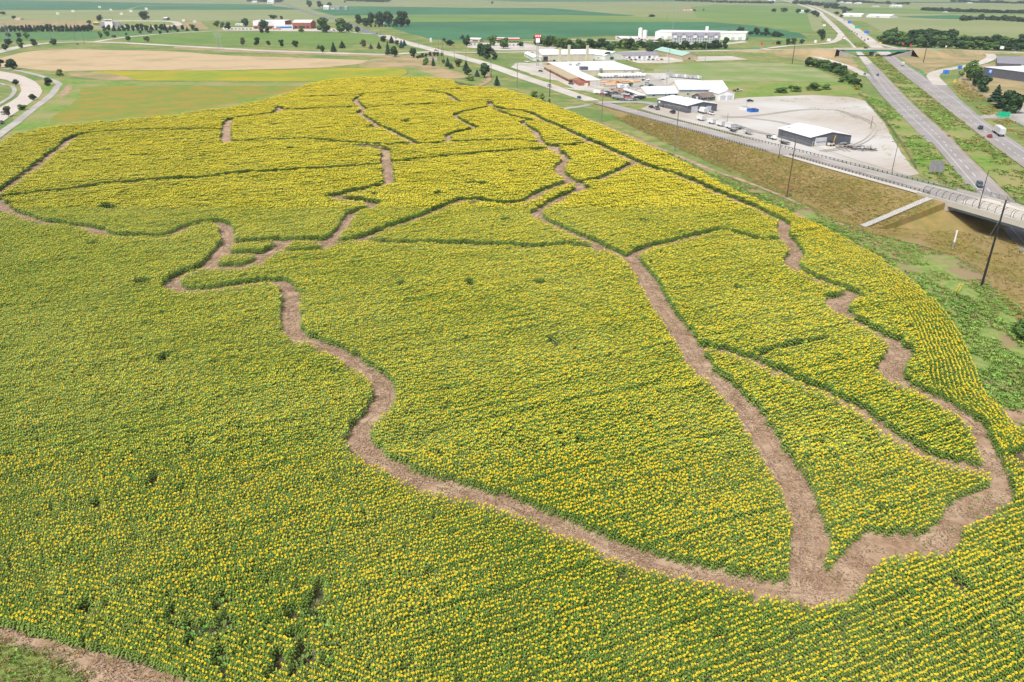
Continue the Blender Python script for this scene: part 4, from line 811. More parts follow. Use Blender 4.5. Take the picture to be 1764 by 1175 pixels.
SING = [
 ('dark', 33, 65, 8, 8, 'farthest of the three stacked trees by the left road bend'), ('dark', 34, 75.5, 10, 9, 'middle tree of the stacked three by the left road bend'), ('broad', 36, 83, 11, 10, 'nearest of the three stacked trees by the left road bend'),
 ('dark', 14.5, 65, 9, 9, 'dark tree near the left edge beside the sports pitch'), ('broad', 47, 67, 11, 9, 'leaning green tree right of the stacked three at left'), ('dark', 15, 78, 11, 13, 'dark tree at the left edge above the left road'),
 ('dark', 10, 87, 11, 11, 'dark tree at the left edge below the left road'), ('dark', 60, 79, 12, 10, 'lone dark tree on the verge left of the lone parked car'), ('dark', 94, 78, 11, 12, 'lone round tree on the verge where the left roads meet'),
 ('round', 23, 120, 18, 20, 'large round tree beside the pale footpath at left'), ('round', 0, 117, 17, 14, 'round tree cut by the left edge beside the hay field'), ('dark', 27, 147, 10, 10, 'small tree on the inner island of the left car park'),
 ('round', 83.5, 148, 14, 14, 'round young tree inside the footpath bend at left'), ('shrubl', 103, 131, 11, 14, 'pale leafy bush at the corner of the hay field'), ('dark', 58.5, 173, 11, 11, 'young tree on the right kerb of the left car park'),
 ('broad', 39, 190, 10, 13, 'thin spreading young tree beside the left car park'), ('brown', 15, 201, 17, 12, 'thin brownish young tree near the cars at left'),
 ('broad', 174, 66, 11, 8, 'green tree left of the pair behind the left junction'), ('light', 185, 63, 11, 8, 'yellowish tree of the pair behind the left junction'), ('brown', 197, 65.5, 5, 7, 'low grey bush behind the left junction'),
 ('dark', 222, 71, 9, 9, 'dark tree at the tip of the wedge shaped corn field'), ('brown', 254, 72, 9, 10, 'sparse tree second along the wedge shaped corn field'), ('dark', 218, 61, 4, 4, 'tiny sapling on the pitch side of the left road'),
 ('brown', 242, 58, 6, 6, 'small grey green tree before the evergreen row'), ('brown', 259, 57.5, 6, 7, 'small round grey green tree before the evergreen row'), ('dark', 276, 59, 6, 6, 'small dark tree by the upper left side road'), ('dark', 289, 57, 5, 5, 'second small dark tree by the upper left side road'),
 ('dark', 307, 56, 6, 6, 'third small dark tree by the upper left side road'), ('dark', 315, 52, 8, 7, 'dark tree at the right end of the evergreen row'), ('cone', 323, 54, 8, 6, 'small cone shaped tree left of the school road'), ('broad', 332, 52, 10, 9, 'round green tree beside the school road'), ('dark', 339, 54.5, 6, 8, 'low dark bush beside the school road'),
 ('dark', 154, 42, 7, 7, 'small dark tree left of the grandstand'), ('dark', 173, 37, 11, 9, 'dark tree behind the left end of the grandstand'), ('dark', 249, 34.5, 15, 16, 'big dark tree standing alone behind the running track'), ('dark', 24, 33, 6, 7, 'small dark tree on the far field edge at left'), ('dark', 5, 26, 6, 9, 'dark tree pair at the left edge in the far field'),
 ('broad', 374, 46.5, 10, 11, 'green tree left of the school lot'), ('broad', 383, 48.5, 10, 9, 'green tree second in the school lot clump'), ('dark', 393, 51, 13, 10, 'tall green tree at the left of the school lot'), ('dark', 423, 46, 14, 13, 'green tree beside the left end of the school'),
 ('dark', 453.5, 51, 16, 17, 'large dark tree in front of the white school block'), ('round', 451, 57, 9, 11, 'round bush in front of the large school tree'), ('round', 461, 57, 11, 11, 'rounder taller bush in front of the large school tree'), ('broad', 520, 56, 11, 9, 'green tree in front of the brick school wing'),
 ('broad', 557, 56, 24, 23, 'tall pale green tree right of the school'), ('dark', 562, 56.5, 13, 9, 'dark tree tucked under the tall pale tree'), ('broad', 589, 56, 23, 22, 'second tall pale tree right of the school'), ('dark', 601.5, 56, 16, 14, 'dark tree beside the second tall pale tree'), ('dark', 617, 57, 11, 9, 'dark tree nearest the main road by the school'),
 ('broad', 471, 33, 7, 15, 'rounded tree behind the school roof'), ('round', 485, 33, 5, 7, 'small rounded tree behind the school roof'),
 ('brown', 418, 78, 13, 10, 'grey green tree on the verge left of the dark conical tree'), ('round', 443, 78, 14, 10, 'dark conical tree on the wide corn field verge'), ('round', 463, 78, 8, 8, 'small round tree on the corn field verge'), ('round', 485, 80, 12, 8, 'upright dark tree on the corn field verge'), ('dark', 510, 81.5, 11, 11, 'wide dark tree on the corn field verge'),
 ('cone', 549, 84, 7, 7, 'low bushy conifer beside the corn field verge'), ('dark', 555.6, 90.5, 12, 9, 'dark tree standing on the edge of the left road'), ('cone', 575, 90, 17, 10, 'tall pointed conifer on the left road verge'), ('cone', 590, 83, 12, 11, 'broad conifer above the left road'), ('brown', 627, 81.6, 13, 11, 'thin grey green tree above the left road'), ('blue', 639, 84, 8, 8, 'small blue spruce above the left road'),
 ('cone', 653, 84, 11, 8, 'dark conifer above the left road near the junction'), ('dark', 660, 72.7, 11, 10, 'dark round tree beside the main road bend'), ('cone', 674.7, 74.7, 12, 10, 'dark pointed conifer beside the main road bend'), ('cone', 668.5, 95, 23, 9, 'tall narrow conifer left of the junction'), ('round', 680, 98, 18, 15, 'round green tree right of the tall narrow conifer'), ('dark', 684.5, 78, 8, 7, 'small dark tree beside the blue spruces'),
 ('blue', 691.6, 83, 13, 9, 'pointed blue spruce beside the junction'), ('blue', 696.5, 79, 10, 8, 'second blue spruce behind the pointed one'), ('dark', 712.5, 99.5, 16, 11, 'thin dark tree left of the stone entrance sign'), ('shrub', 732, 112.5, 12, 11, 'bright green bush below the stone entrance sign'), ('cone', 746.5, 114, 15, 7, 'narrow conifer in front of the stone entrance sign'),
 ('cone', 771.5, 115, 15, 9, 'dark conifer right of the stone entrance sign'), ('cone', 777.5, 118, 9, 9, 'low dark conifer in front of the other right of the entrance sign'), ('dark', 763.5, 109, 6, 7, 'small dark shrub beside the wooden poles'), ('brown', 789, 115, 12, 13, 'pale spreading tree beside the main road'), ('cone', 803, 122, 16, 12, 'pointed conifer behind the rounded one by the field corner'), ('round', 805.5, 129, 12, 14, 'dark rounded evergreen by the field corner'),
 ('blue', 822, 132, 12, 9, 'little blue spruce by the field corner'), ('dark', 835, 134, 24, 18, 'large ragged tree by the field corner'), ('shrubl', 812, 139, 9, 16, 'low yellow green bush by the field corner'), ('cone', 856, 147.5, 16, 10, 'lone dark conifer right of the dirt track'), ('shrubl', 919.6, 167, 10, 14, 'left light green bush above the sunflower field'), ('shrubl', 933, 173.5, 12, 10, 'right light green bush above the sunflower field'), ('shrubl', 946.4, 177, 7, 5, 'tiny sapling right of the two light green bushes'),
 ('round', 831, 97, 22, 17, 'rear left tree of the dark trio beside the main road'), ('round', 840, 102, 25, 20, 'tallest tree of the dark trio beside the main road'), ('round', 852, 103, 13, 12, 'smallest tree of the dark trio beside the main road'), ('broad', 848.5, 79, 17, 16, 'green tree beside the red canopied filling station'), ('broad', 867.6, 84, 18, 18, 'green tree in front of the red canopied filling station'),
 ('dark', 804, 79, 13, 14, 'dark tree left of the filling station lot'), ('dark', 897, 81.6, 9, 9, 'small tree right of the filling station'), ('dark', 776, 79, 10, 15, 'dark tree beside the far car lot'), ('cone', 797, 67, 7, 9, 'left dark evergreen on the far soybean edge'), ('cone', 806, 67, 7, 9, 'right dark evergreen on the far soybean edge'), ('dark', 765, 72, 7, 7, 'dark tree behind the roadside price sign'),
 ('round', 991, 95, 18, 20, 'bright rounded tree behind the cream chimneys'), ('roundl', 1041, 100, 13, 14, 'light tree right of the white gabled shed'), ('round', 1049, 103, 14, 15, 'tree at the right corner of the white gabled shed'), ('dark', 1050, 91, 13, 15, 'dark tree behind the white gabled shed'), ('dark', 1037, 79, 13, 16, 'dark tree along the far lane'), ('dark', 1115, 88, 12, 15, 'dark tree behind the long white shop'), ('dark', 1123, 89, 15, 17, 'leafy tree behind the long white shop'),
 ('dark', 1137, 74, 9, 10, 'tree left of the long grey hotel'), ('broad', 1140, 76, 8, 12, 'shrubby tree left of the long grey hotel'), ('dark', 1232, 84, 14, 15, 'tree before the right end of the hotel'), ('round', 1249, 84, 19, 12, 'tall rounded tree right of the hotel'), ('dark', 1341, 77, 6, 9, 'low dark tree by the slip road junction'), ('dark', 1357, 77, 11, 8, 'left dark tree near the slip road junction'), ('dark', 1367, 76.5, 11, 9, 'dark tree at the foot of the tall brown pole'),
 ('dark', 1381, 76, 9, 8, 'small dark tree right of the tall brown pole'), ('dark', 1415, 71, 20, 9, 'tall dark tree on the slip road bend'), ('dark', 1412, 61, 10, 12, 'dark tree above the slip road bend'), ('dark', 1320, 62, 14, 10, 'dark tree on the soybean field edge left of the clump'), ('dark', 1302, 61, 13, 10, 'dark tree beside the far hedge'), ('dark', 1275, 61, 14, 12, 'dark tree right of the far factory'),
 ('shrub', 1449, 141.5, 7, 12, 'low shrub at the lower end of the diagonal hedgerow'), ('round', 1475, 151, 16, 17, 'dark round bush at the end of the diagonal hedgerow'), ('shruby', 1475.5, 154, 8, 12, 'yellowing bush at the end of the diagonal hedgerow'),
 ('shrub', 1345, 160, 10, 24, 'left wide bush above the gravel yard'), ('shrub', 1371, 158, 11, 20, 'second wide bush above the gravel yard'), ('shrub', 1392, 156, 7, 10, 'smallest bush above the gravel yard'), ('shrub', 1405, 156, 13, 19, 'tallest bush above the gravel yard'), ('shrub', 1422, 154.5, 10, 18, 'rightmost bush above the gravel yard'), ('shrub', 1361, 153, 6, 8, 'little bush behind the wide bushes above the gravel yard'),
 ('broad', 1671, 139, 31, 26, 'large light green tree beside the charcoal warehouse'), ('dark', 1679, 149, 24, 18, 'dark tree in the gap by the charcoal warehouse'), ('round', 1692, 159, 27, 24, 'round dark tree at the warehouse fence'), ('light', 1655, 131, 8, 10, 'small pale bush left of the large light green tree'), ('cone', 1714, 176, 28, 22, 'dark conifer behind the large green road sign'), ('cone', 1726, 187, 28, 24, 'second dark conifer behind the large green road sign'), ('round', 1738, 195, 38, 30, 'largest dark evergreen above the green road sign'), ('round', 1749, 196, 34, 24, 'dark evergreen nearest the right edge above the truck'),
 ('round', 1728, 112, 8, 8, 'small round dark bush left of the far dark roof'), ('shrub', 1762, 585, 34, 40, 'dark olive bush at the right edge beside the weeds'), ('shrub', 1105, 152, 5, 8, 'green bush among the orange stock'), ('shrub', 1086, 149, 7, 9, 'dark bush left of the white gabled barns'),
 ('dark', 532.6, 13, 12, 9, 'left tree of the far farmstead'), ('dark', 551, 12.7, 11, 9, 'middle tree of the far farmstead'), ('dark', 568, 12.7, 9, 9, 'right tree of the far farmstead'), ('dark', 594, 4.5, 3, 4, 'tiny tree on the horizon field beyond the farmstead'), ('far', 848, 6.5, 4, 5, 'lone tiny dark tree in the far corn field'), ('far', 1123, 29, 4, 16, 'flat dark bush clump in the far corn field'), ('cone', 1212, 18.5, 4, 3, 'tiny tree right of the far red roofed house'), ('far', 1196, 19, 3, 5, 'tiny bush beside the far red roofed house'),
 ('dark', 1333, 21, 6, 9, 'tree left of the small white house by the highway'), ('dark', 1350, 21, 7, 12, 'second tree left of the small white house'), ('dark', 1374, 23, 8, 9, 'tree left touching the small white house'), ('dark', 1389, 23, 7, 12, 'tree right of the small white house'), ('dark', 1402, 27, 9, 12, 'tree nearest the highway beyond the overpass'), ('dark', 1408, 30, 9, 8, 'end tree nearest the highway'), ('dark', 1449, 30, 5, 6, 'tree beside the long white sheds'), ('dark', 1453, 24, 7, 8, 'tree above the long white sheds'), ('dark', 1441, 25, 5, 9, 'hedge tree left of the long white sheds'),
 ('tall', 1541, 62, 15, 8, 'tall narrow tree rising from the left of the dense wood'),
]
for k, x, y, hp, wp, lb in SING: tree(k, x, y, hp, wp, lb)
for x, y, hp, wp in ((619, 42, 17, 12), (631, 46, 15, 14), (640, 42, 20, 14), (655, 44.6, 24, 19), (669, 43, 23, 22), (693.6, 46, 25, 20), (703.6, 45.4, 13, 8), (682, 44, 15, 12)):
    tree(random.choice(['dark', 'round', 'dark', 'tall']), x, y, hp, wp, 'dark leafy tree in the farmhouse grove beside the main road', 'trees of the farmhouse grove')
row('round', [(640, 46.5), (690, 46.5)], 3.5, 5, 9, 'clipped dark shrub along the front of the farmhouse grove', 'hedge of the farmhouse grove', cat='shrub')
row('round', [(720, 101), (728, 98.5), (745, 96), (760, 97)], 6, 6, 8, 'clipped shrub in the hedge around the stone entrance sign', 'hedge around the entrance sign', cat='shrub')
row(['dark', 'broad', 'shrub', 'light', 'dark'], [(930, 79), (960, 81), (985, 85), (1010, 84), (1060, 83), (1095, 86)], 14, 16, 24, 'mixed green tree in the hedge behind the white workshops', 'hedge behind the workshops', 3, .35)
row(['dark', 'broad', 'dark'], [(1100, 82), (1160, 86), (1240, 84)], 12, 16, 20, 'dense green tree in the hedge below the hotel', 'hedge below the hotel', 3, .3)
row(['dark', 'far'], [(1255, 60), (1330, 62), (1345, 64)], 7, 11, 9, 'scrubby tree on the edge of the far soybean field', 'scrub on the far soybean edge', 3, .3)
row(['shrub', 'round', 'roundl', 'shrub'], [(1392, 115), (1410, 116), (1425, 121), (1440, 126), (1452, 133), (1462, 140), (1470, 146)], 15, 18, 15, 'leafy bush in the diagonal hedgerow running to the highway', 'diagonal hedgerow by the highway', 2, .25, 'shrub')
row(['dark', 'broad', 'round', 'dark', 'roundl'], [(1520, 74), (1560, 81), (1640, 83), (1700, 86), (1790, 88)], 14, 20, 24, 'front tree in the dense wood above the slip road loop', 'front trees of the dense wood', 3, .25)
row(['dark', 'broad', 'round'], [(1530, 68), (1580, 73), (1650, 76), (1720, 78), (1790, 80)], 15, 20, 20, 'rear tree in the dense wood above the slip road loop', 'rear trees of the dense wood', 3, .3)
row(['dark', 'round', 'broad'], [(1575, 66), (1600, 68), (1640, 71)], 17, 20, 6, 'crown on the high middle of the dense wood', 'middle crowns of the dense wood', 3, .2)
def frow(pts, hp, wp, n, label, group, jx=1.0, jh=.2):
    out = []
    for i in range(int(n * 2)):
        t = i / (n * 2 - 1) * (len(pts) - 1); k = min(int(t), len(pts) - 2); f = t - k; x = pts[k][0] + (pts[k + 1][0] - pts[k][0]) * f + random.uniform(-jx, jx); y = pts[k][1] + (pts[k + 1][1] - pts[k][1]) * f + random.uniform(-.4, .4)
        p = W(x, y); z = p.y * cp + H * sp; out.append((p.x, p.y, wp * z / F * random.uniform(.9, 1.4), hpx(x, y, y - hp * random.uniform(1 - jh, 1 + jh))))
    return out
FW = []
FW += frow([(1590, 18), (1680, 21.5), (1800, 24)], 6, 11, 26, 'blue green tree in the long far shelterbelt at upper right', 'far shelterbelt at upper right', 2, .25)
FW += frow([(1655, 36), (1690, 34), (1745, 37), (1790, 40)], 8, 10, 15, 'dark tree around the far farm at upper right', 'trees of the far farm at upper right', 3, .4)
FW += frow([(1165, 1.5), (1255, 5), (1330, 6)], 4, 7, 22, 'tiny tree in the shelterbelt on the horizon above the hotel', 'horizon shelterbelt above the hotel', 2, .3)
FW += frow([(600, 2), (668, 4)], 5, 8, 12, 'dark tree in the clump at the top left of centre', 'tree clump at the top left of centre', 2, .3)
FW += frow([(430, 3), (482, 4)], 5, 8, 8, 'dark tree around the white farm at the top left', 'trees of the white farm at the top left', 2, .3)
FW += frow([(1365, 6), (1400, 9), (1440, 12)], 6, 9, 12, 'dark tree clustered beside the farthest stretch of highway', 'trees beside the farthest highway', 4, .4)
FW += frow([(1450, 3), (1490, 5), (1560, 8)], 4, 9, 12, 'small dark tree around the far white barns at the top right', 'trees of the far white barns', 4, .4)
FW += frow([(1640, 3), (1710, 5), (1790, 7)], 4, 10, 14, 'small blue green tree on the horizon at the top right corner', 'horizon trees at the top right corner', 3, .4)
FW += frow([(1425, 14), (1450, 16), (1460, 19)], 5, 8, 7, 'small dark tree right of the highway beyond the white sheds', 'trees beyond the white sheds', 3, .3)

FW = np.array(FW); n_ = len(FW)
scatter('far_woods', 'blue green shelterbelts and woods scattered along the farthest fields', 'woods', np.c_[FW[:, 0], FW[:, 1], np.zeros(n_)], rng.uniform(0, 6.28, n_), np.c_[FW[:, 2] * 1.3, FW[:, 2] * 1.3, FW[:, 3]], rng.integers(0, 3, n_), [crown(900 + i, 420, 'shrub').mesh('far crown', mFARL) for i in range(3)])

# ================================================================== BUILDINGS
class Bd:
    def __init__(s, name, label, near, left, right, cat='building', wb=None):
        o = W(*near); a = W(*left) - o; s.L = a.length; s.ax = a.normalized(); p = Vector((s.ax.y, -s.ax.x, 0)); r = W(*right) - o
        if p.dot(r) < 0: p = -p
        s.ay = p; s.Wd = wb or abs(p.dot(r)); s.near = near
        s.T = Matrix(((s.ax.x, p.x, 0, o.x), (s.ax.y, p.y, 0, o.y), (0, 0, 1, 0), (0, 0, 0, 1)))
        s.root = empty(name, (0, 0, 0), 0, label, cat); s.o = o
    def h(s, yt): return hpx(s.near[0], s.near[1], yt)
    def gable(s, eave, rise, wall, roof, axis='a', rn='roof', over=.4, par=None, x0=0, x1=None, y0=0, y1=None):
        x1 = s.L if x1 is None else x1; y1 = s.Wd if y1 is None else y1; T = s.T; mb = MB(); rb = MB()
        if axis == 'a':
            ym = (y0 + y1) / 2; f = lambda x: [(x, y0, 0), (x, y1, 0), (x, y1, eave), (x, ym, eave + rise), (x, y0, eave)]; vs = f(x0) + f(x1)
            e0 = eave - over * rise / (ym - y0); g = lambda x: [(x, y0 - over, e0 + .03), (x, ym, eave + rise + .03), (x, y1 + over, e0 + .03), (x, y1 + over, e0 + .25), (x, ym, eave + rise + .25), (x, y0 - over, e0 + .25)]; rv = g(x0 - over) + g(x1 + over)
        else:
            xm = (x0 + x1) / 2; f = lambda y: [(x0, y, 0), (x1, y, 0), (x1, y, eave), (xm, y, eave + rise), (x0, y, eave)]; vs = f(y0) + f(y1)
            e0 = eave - over * rise / (xm - x0); g = lambda y: [(x0 - over, y, e0 + .03), (xm, y, eave + rise + .03), (x1 + over, y, e0 + .03), (x1 + over, y, e0 + .25), (xm, y, eave + rise + .25), (x0 - over, y, e0 + .25)]; rv = g(y0 - over) + g(y1 + over)
        mb.add([T @ Vector(v) for v in vs], [(0, 1, 6, 5), (1, 2, 7, 6), (4, 0, 5, 9), (0, 4, 3, 2, 1), (5, 6, 7, 8, 9)])
        rb.add([T @ Vector(v) for v in rv], [(i, (i + 1) % 6, 6 + (i + 1) % 6, 6 + i) for i in range(6)] + [(0, 1, 4, 5), (1, 2, 3, 4), (6, 11, 10, 7), (7, 10, 9, 8)])
        w_ = mb.build('wall', wall, par or s.root); r_ = rb.build(rn, roof, par or s.root); return w_, r_
    def box(s, nm, x0, x1, y0, y1, z0, z1, m, par=None): return MB().box(x0, x1, y0, y1, z0, z1, s.T).build(nm, m, par or s.root)
    def flat(s, hgt, wall, roof, x0=0, x1=None, y0=0, y1=None, par=None):
        x1 = s.L if x1 is None else x1; y1 = s.Wd if y1 is None else y1
        s.box('wall', x0, x1, y0, y1, 0, hgt, wall, par); return s.box('roof', x0 - .3, x1 + .3, y0 - .3, y1 + .3, hgt + .003, hgt + .35, roof, par)
    def onA(s, nm, x, w_, z0, z1, m, frame=None):
        if frame: f = s.box('frame', x - .12, x + w_ + .12, -.07, -.01, z0 - .12, z1 + .12, frame)
        return s.box(nm, x, x + w_, -.12, -.02, z0, z1, m)
    def onB(s, nm, y, w_, z0, z1, m, frame=None):
        if frame: s.box('frame', -.07, -.01, y - .12, y + w_ + .12, z0 - .12, z1 + .12, frame)
        return s.box(nm, -.12, -.02, y, y + w_, z0, z1, m)
# charcoal barn by the road
b = Bd('metal_barn', 'charcoal metal barn with white roof standing alone on the gravel yard', (1394, 253.3), (1339.5, 236.8), (1457.5, 247.5)); e = b.h(237); b.gable(e, 2.0, mDARKW, mROOFW)
b.onB('roller_door', b.Wd * .13, b.Wd * .26, 0, e * .9, mGREYW, mWHITE); mb = MB()
for i in range(5): mb.box(-.16, -.1, b.Wd * (.155 + i * .047), b.Wd * (.155 + i * .047) + .7, 1.9, 2.3, b.T)
for i in range(5): b.box('door_window', -.17, -.12, b.Wd * (.155 + i * .047), b.Wd * (.155 + i * .047) + .7, 1.9, 2.3, mGLASS)
b.onB('side_door', b.Wd * .07, 1.0, 0, 2.2, mDARKW, mWHITE)
# second charcoal barn
b = Bd('metal_barn', 'long charcoal metal barn with pale doors in front of the brown roofed house', (1183, 195.4), (1132, 183), (1234.5, 192)); e = b.h(182.5); b.gable(e, 1.8, mDARKW, mROOFW)
b.onB('roller_door', b.Wd * .15, b.Wd * .2, 0, e * .85, mGREYW, mWHITE); b.onB('roller_door', b.Wd * .64, b.Wd * .16, 0, e * .75, mGREYW, mWHITE)
b.onA('sign', b.L * .9, b.L * .06, e * .55, e * .8, mWHITE); b.onA('door', b.L * .77, 1.1, 0, 2.3, mBLACK)
for i in range(3): b.onA('window', b.L * (.25 + .17 * i), 1.4, 1.6, 2.6, mGLASS, mGREYW)
# small house with brown roof
b = Bd('house', 'small slate blue house with brown shingle roof beside the white garage', (1209, 174), (1191.5, 171), (1237.5, 173)); e = b.h(168.5); b.gable(e, 2.2, M('slate blue siding', (.11, .13, .19), (.14, .16, .22), 1), mBROWNR, 'b')
for k in (.18, .62): b.onA('window', b.L * k, b.L * .16, 1, 2.2, mGLASS, mWHITE)
b.onA('door', b.L * .42, b.L * .13, 0, 2.3, mWHITE)
for k in (.12, .4, .75): b.onB('window', b.Wd * k, 1.6, 1, 2.2, mGLASS, mWHITE)
b.box('porch', -.2, b.L * .9, -1.8, -.15, 0, .35, mBRICK)
# white garage
b = Bd('garage', 'white metal garage with two pale doors beside the brown roofed house', (1264, 172.5), (1237, 173.5), (1262, 160), wb=14); e = b.h(160.5); b.gable(e, 2.0, mWHITE, mROOFW, 'b')
for k in (.1, .55): b.onA('garage_door', b.L * k, b.L * .33, 0, e * .7, mGREYW)
# large cream barn
b = Bd('metal_barn', 'largest cream metal barn with broad white roof and blue eaves', (1252, 168), (1169.5, 168.5), (1243, 150), wb=30); e = b.h(154); b.gable(e, 4.0, mCREAM, mROOFW, 'a'); b.box('gutter', -.6, b.L + .5, -.62, -.45, e - .45, e - .1, mBLUE)
for k in (.25, .45, .6, .8): b.onA('window', b.L * k, 1.4, 2, 3, mGLASS, mWHITE)
# lower gabled barn in front
b = Bd('metal_barn', 'low cream building with white roof and open porch facing the car lot', (1115, 169), (1083.5, 157.5), (1168, 165.5)); e = b.h(162.3); b.gable(e, 3.2, mCREAM, mROOFW, 'b', x1=b.L * .7, y0=0); b.box('gutter', -.5, -.42, 0, b.Wd, e - .35, e - .1, mBLUE)
b.box('porch_roof', b.L * .02, b.L * 1.05, -5, -.5, e - .9, e - .7, mROOFW)
for k in (.05, .35, .65, .98): b.box('porch_post', b.L * k, b.L * k + .25, -4.8, -4.55, 0, e - .9, mDARKW)
for k in (.15, .5, .62, .8): b.onB('window', b.Wd * k, 1.5, 1.2, 2.4, mGLASS, mWHITE)
b.onA('door', b.L * .3, 1.5, 0, 2.4, mGLASS, mWHITE)
# brick factory
b = Bd('factory', 'red brick factory with wide white flat roof and a tan shingled front', (1010, 148.5), (943, 115.5), (1107, 131.5)); e = b.h(138.5); XM = 74; YM = b.Wd * .17
b.box('wall', XM, b.L, 0, b.Wd, 0, e, mBRICK); b.box('roof', XM - .3, b.L + .3, -.3, b.Wd + .3, e + .003, e + .35, mROOFW)
b.box('near_wall', 0, XM - .01, 0, YM, 0, e - .2, mBRICK); b.box('near_roof', -.3, XM - .32, -.3, YM + .3, e - .197, e + .2, mROOFW)
b.box('wall_panel', XM - .06, XM - .01, YM + .3, b.Wd + .02, 0, e, mCREAM); b.box('wall_panel', -.06, -.01, YM * .25, YM, 0, e - .25, mCREAM); b.box('side_panel', 0, XM, YM + .01, YM + .06, 0, e - .3, mCREAM)
for k in (.35, .68): b.box('bay_door', -.12, -.07, YM * k, YM * (k + .2), 0, e * .6, mGREYW)
b.box('office_wall', b.L * .18, b.L * .86, -7.5, -.02, 0, e * .62, mBRICK); b.box('office_wall', b.L * .02, b.L * .17, -5, -.02, 0, e * .62, mBRICK)
rb = MB()
for xa, xb in ((b.L * .16, b.L * .88),): rb.add([b.T @ Vector(v) for v in ((xa, -8.4, e * .62), (xb, -8.4, e * .62), (xb, -.05, e * .98), (xa, -.05, e * .98), (xa, -8.4, e * .62 - .3), (xb, -8.4, e * .62 - .3), (xb, -.05, e * .62 - .3), (xa, -.05, e * .62 - .3))], [(0, 1, 2, 3), (0, 4, 5, 1), (1, 5, 6, 2), (0, 3, 7, 4), (4, 7, 6, 5)])
rb.build('office_roof', mTANR, b.root)
for i in range(8): b.box('office_window', b.L * (.22 + .077 * i), b.L * (.22 + .077 * i) + 1.5, -7.58, -7.48, 1, 2.2, mWHITE if i in (2, 4) else mGLASS)
for i, (kx, ky) in enumerate(((.75, .2), (.72, .28), (.8, .35), (.45, .45), (.3, .68), (.28, .76), (.35, .95), (.1, .42))): b.box('roof_vent', b.L * kx, b.L * kx + 3, b.Wd * ky, b.Wd * ky + 2.2, e + .36, e + 1.9, mSTEEL)
b.box('roof_unit', XM + 1, XM + 7, b.Wd * .2, b.Wd * .3, e + .36, e + 3, mDARKW)
for i in range(9): b.box('roof_seam', XM + 4 + i * 6, XM + 4.25 + i * 6, 0, b.Wd, e + .353, e + .42, mSTEEL)
for x, yt, lb in ((964, 83, 'shortest'), (979.5, 78.2, 'middle'), (1011, 79, 'rightmost')):
    yb = 109; p = W(x, yb); h_ = hpx(x, yb, yt); e_ = empty('chimney', p, R(17), lb + ' of the three square cream chimneys behind the brick factory', 'chimney')
    mb = MB(); mb.box(-1.15, 1.15, -1.15, 1.15, 0, h_); mb.build('stack', M('cream chimney', (.66, .62, .48), (.60, .56, .44), .5), e_); MB().box(-1.25, 1.25, -1.25, 1.25, h_ + .003, h_ + .35).build('cap', mCREAM, e_)
    MB().box(-1.9, 1.9, -1.9, 1.9, 0, .5).build('base', mCONC, e_)
# workshop with annex
b = Bd('workshop', 'long cream workshop with white roof and one dark open door', (934, 105.5), (919, 98), (1022, 104.5)); e = b.h(94.5); b.gable(e, 3, mCREAM, mROOFW, 'b'); b.onB('open_door', b.Wd * .02, b.Wd * .09, 0, e * .75, mGLASS, mWHITE)
for k in (.3, .5, .7): b.onB('window', b.Wd * k, 2, 3, 4.2, mGREYW)
b = Bd('annex', 'low white annex with small dark windows left of the long workshop', (919, 105), (903, 96.5), (934, 105.8)); e = b.h(99.5); b.gable(e, 1.2, mWHITE, mROOFW, 'a')
for i in range(6): b.onA('window', b.L * (.1 + .14 * i), 2.2, 1, 2.2, mGLASS)
b = Bd('shed', 'white gabled shed right of the cream chimneys', (1042, 104), (995, 98), (1042, 94), wb=26); e = b.h(96); b.gable(e, 3.5, mWHITE, mROOFW, 'a')
for k in (.2, .5): b.onA('window', b.L * k, 3, .8, 2.6, mGREYW)
b = Bd('shop', 'long low white shop with grey roof below the hedge', (1134, 101), (1068, 102.5), (1134, 92), wb=22); e = b.h(94.5); b.gable(e, 2.5, mWHITE, mGREYR, 'a')
for i in range(7): b.onA('window', b.L * (.08 + .13 * i), 2.4, .8, 2.8, mGLASS if i % 2 else mGREYW)
b = Bd('warehouse', 'tan warehouse with pale teal roof right of the long white shop', (1175, 104), (1128, 92.5), (1190, 101)); e = b.h(96.5); b.gable(e, 3, mTANW, mGREENR, 'a')
b.onA('door', b.L * .5, 4, 0, 3.5, mCREAM); b.onB('window', b.Wd * .4, 2, 1, 2.5, mGLASS)
# hotel
mHG = M('hotel window', (.17, .19, .24), rough=.3)
b = Bd('hotel', 'long grey three storey hotel with dormers and shingle roof', (1240, 73.5), (1159, 73), (1240, 68), wb=20); e = b.h(62.5); b.gable(e, 4.5, M('pale grey siding', (.45, .48, .55), (.50, .52, .58), .3), mGREYR, 'a')
for f_ in range(3):
    for i in range(18): b.onA('window', b.L * (.02 + .054 * i), 1.6, e * (.1 + .3 * f_), e * (.1 + .3 * f_) + 1.5, mHG)
for k in (.05, .27, .5, .73, .92):
    b.box('dormer', b.L * k, b.L * k + 5, -1.0, -.02, e - 2.5, e + 1.5, mWHITE); rb = MB(); xx = b.L * k
    rb.add([b.T @ Vector(v) for v in ((xx - .4, -1.4, e + 1.5), (xx + 5.4, -1.4, e + 1.5), (xx + 2.5, -1.4, e + 4), (xx - .4, 6, e + 1.5), (xx + 5.4, 6, e + 1.5), (xx + 2.5, 6, e + 4))], [(0, 1, 2), (3, 5, 4), (0, 2, 5, 3), (1, 4, 5, 2), (0, 3, 4, 1)]); rb.build('dormer_roof', mGREYR, b.root)
b = Bd('factory', 'distant white factory block behind the grey hotel', (1284, 69.5), (1128, 66.5), (1284, 62), wb=60); e = b.h(57.5); b.flat(e, mWHITE, mROOFW)
for i in range(12): b.onA('dock_door', b.L * (.04 + .078 * i), 5, 0, 4, mGREYW)
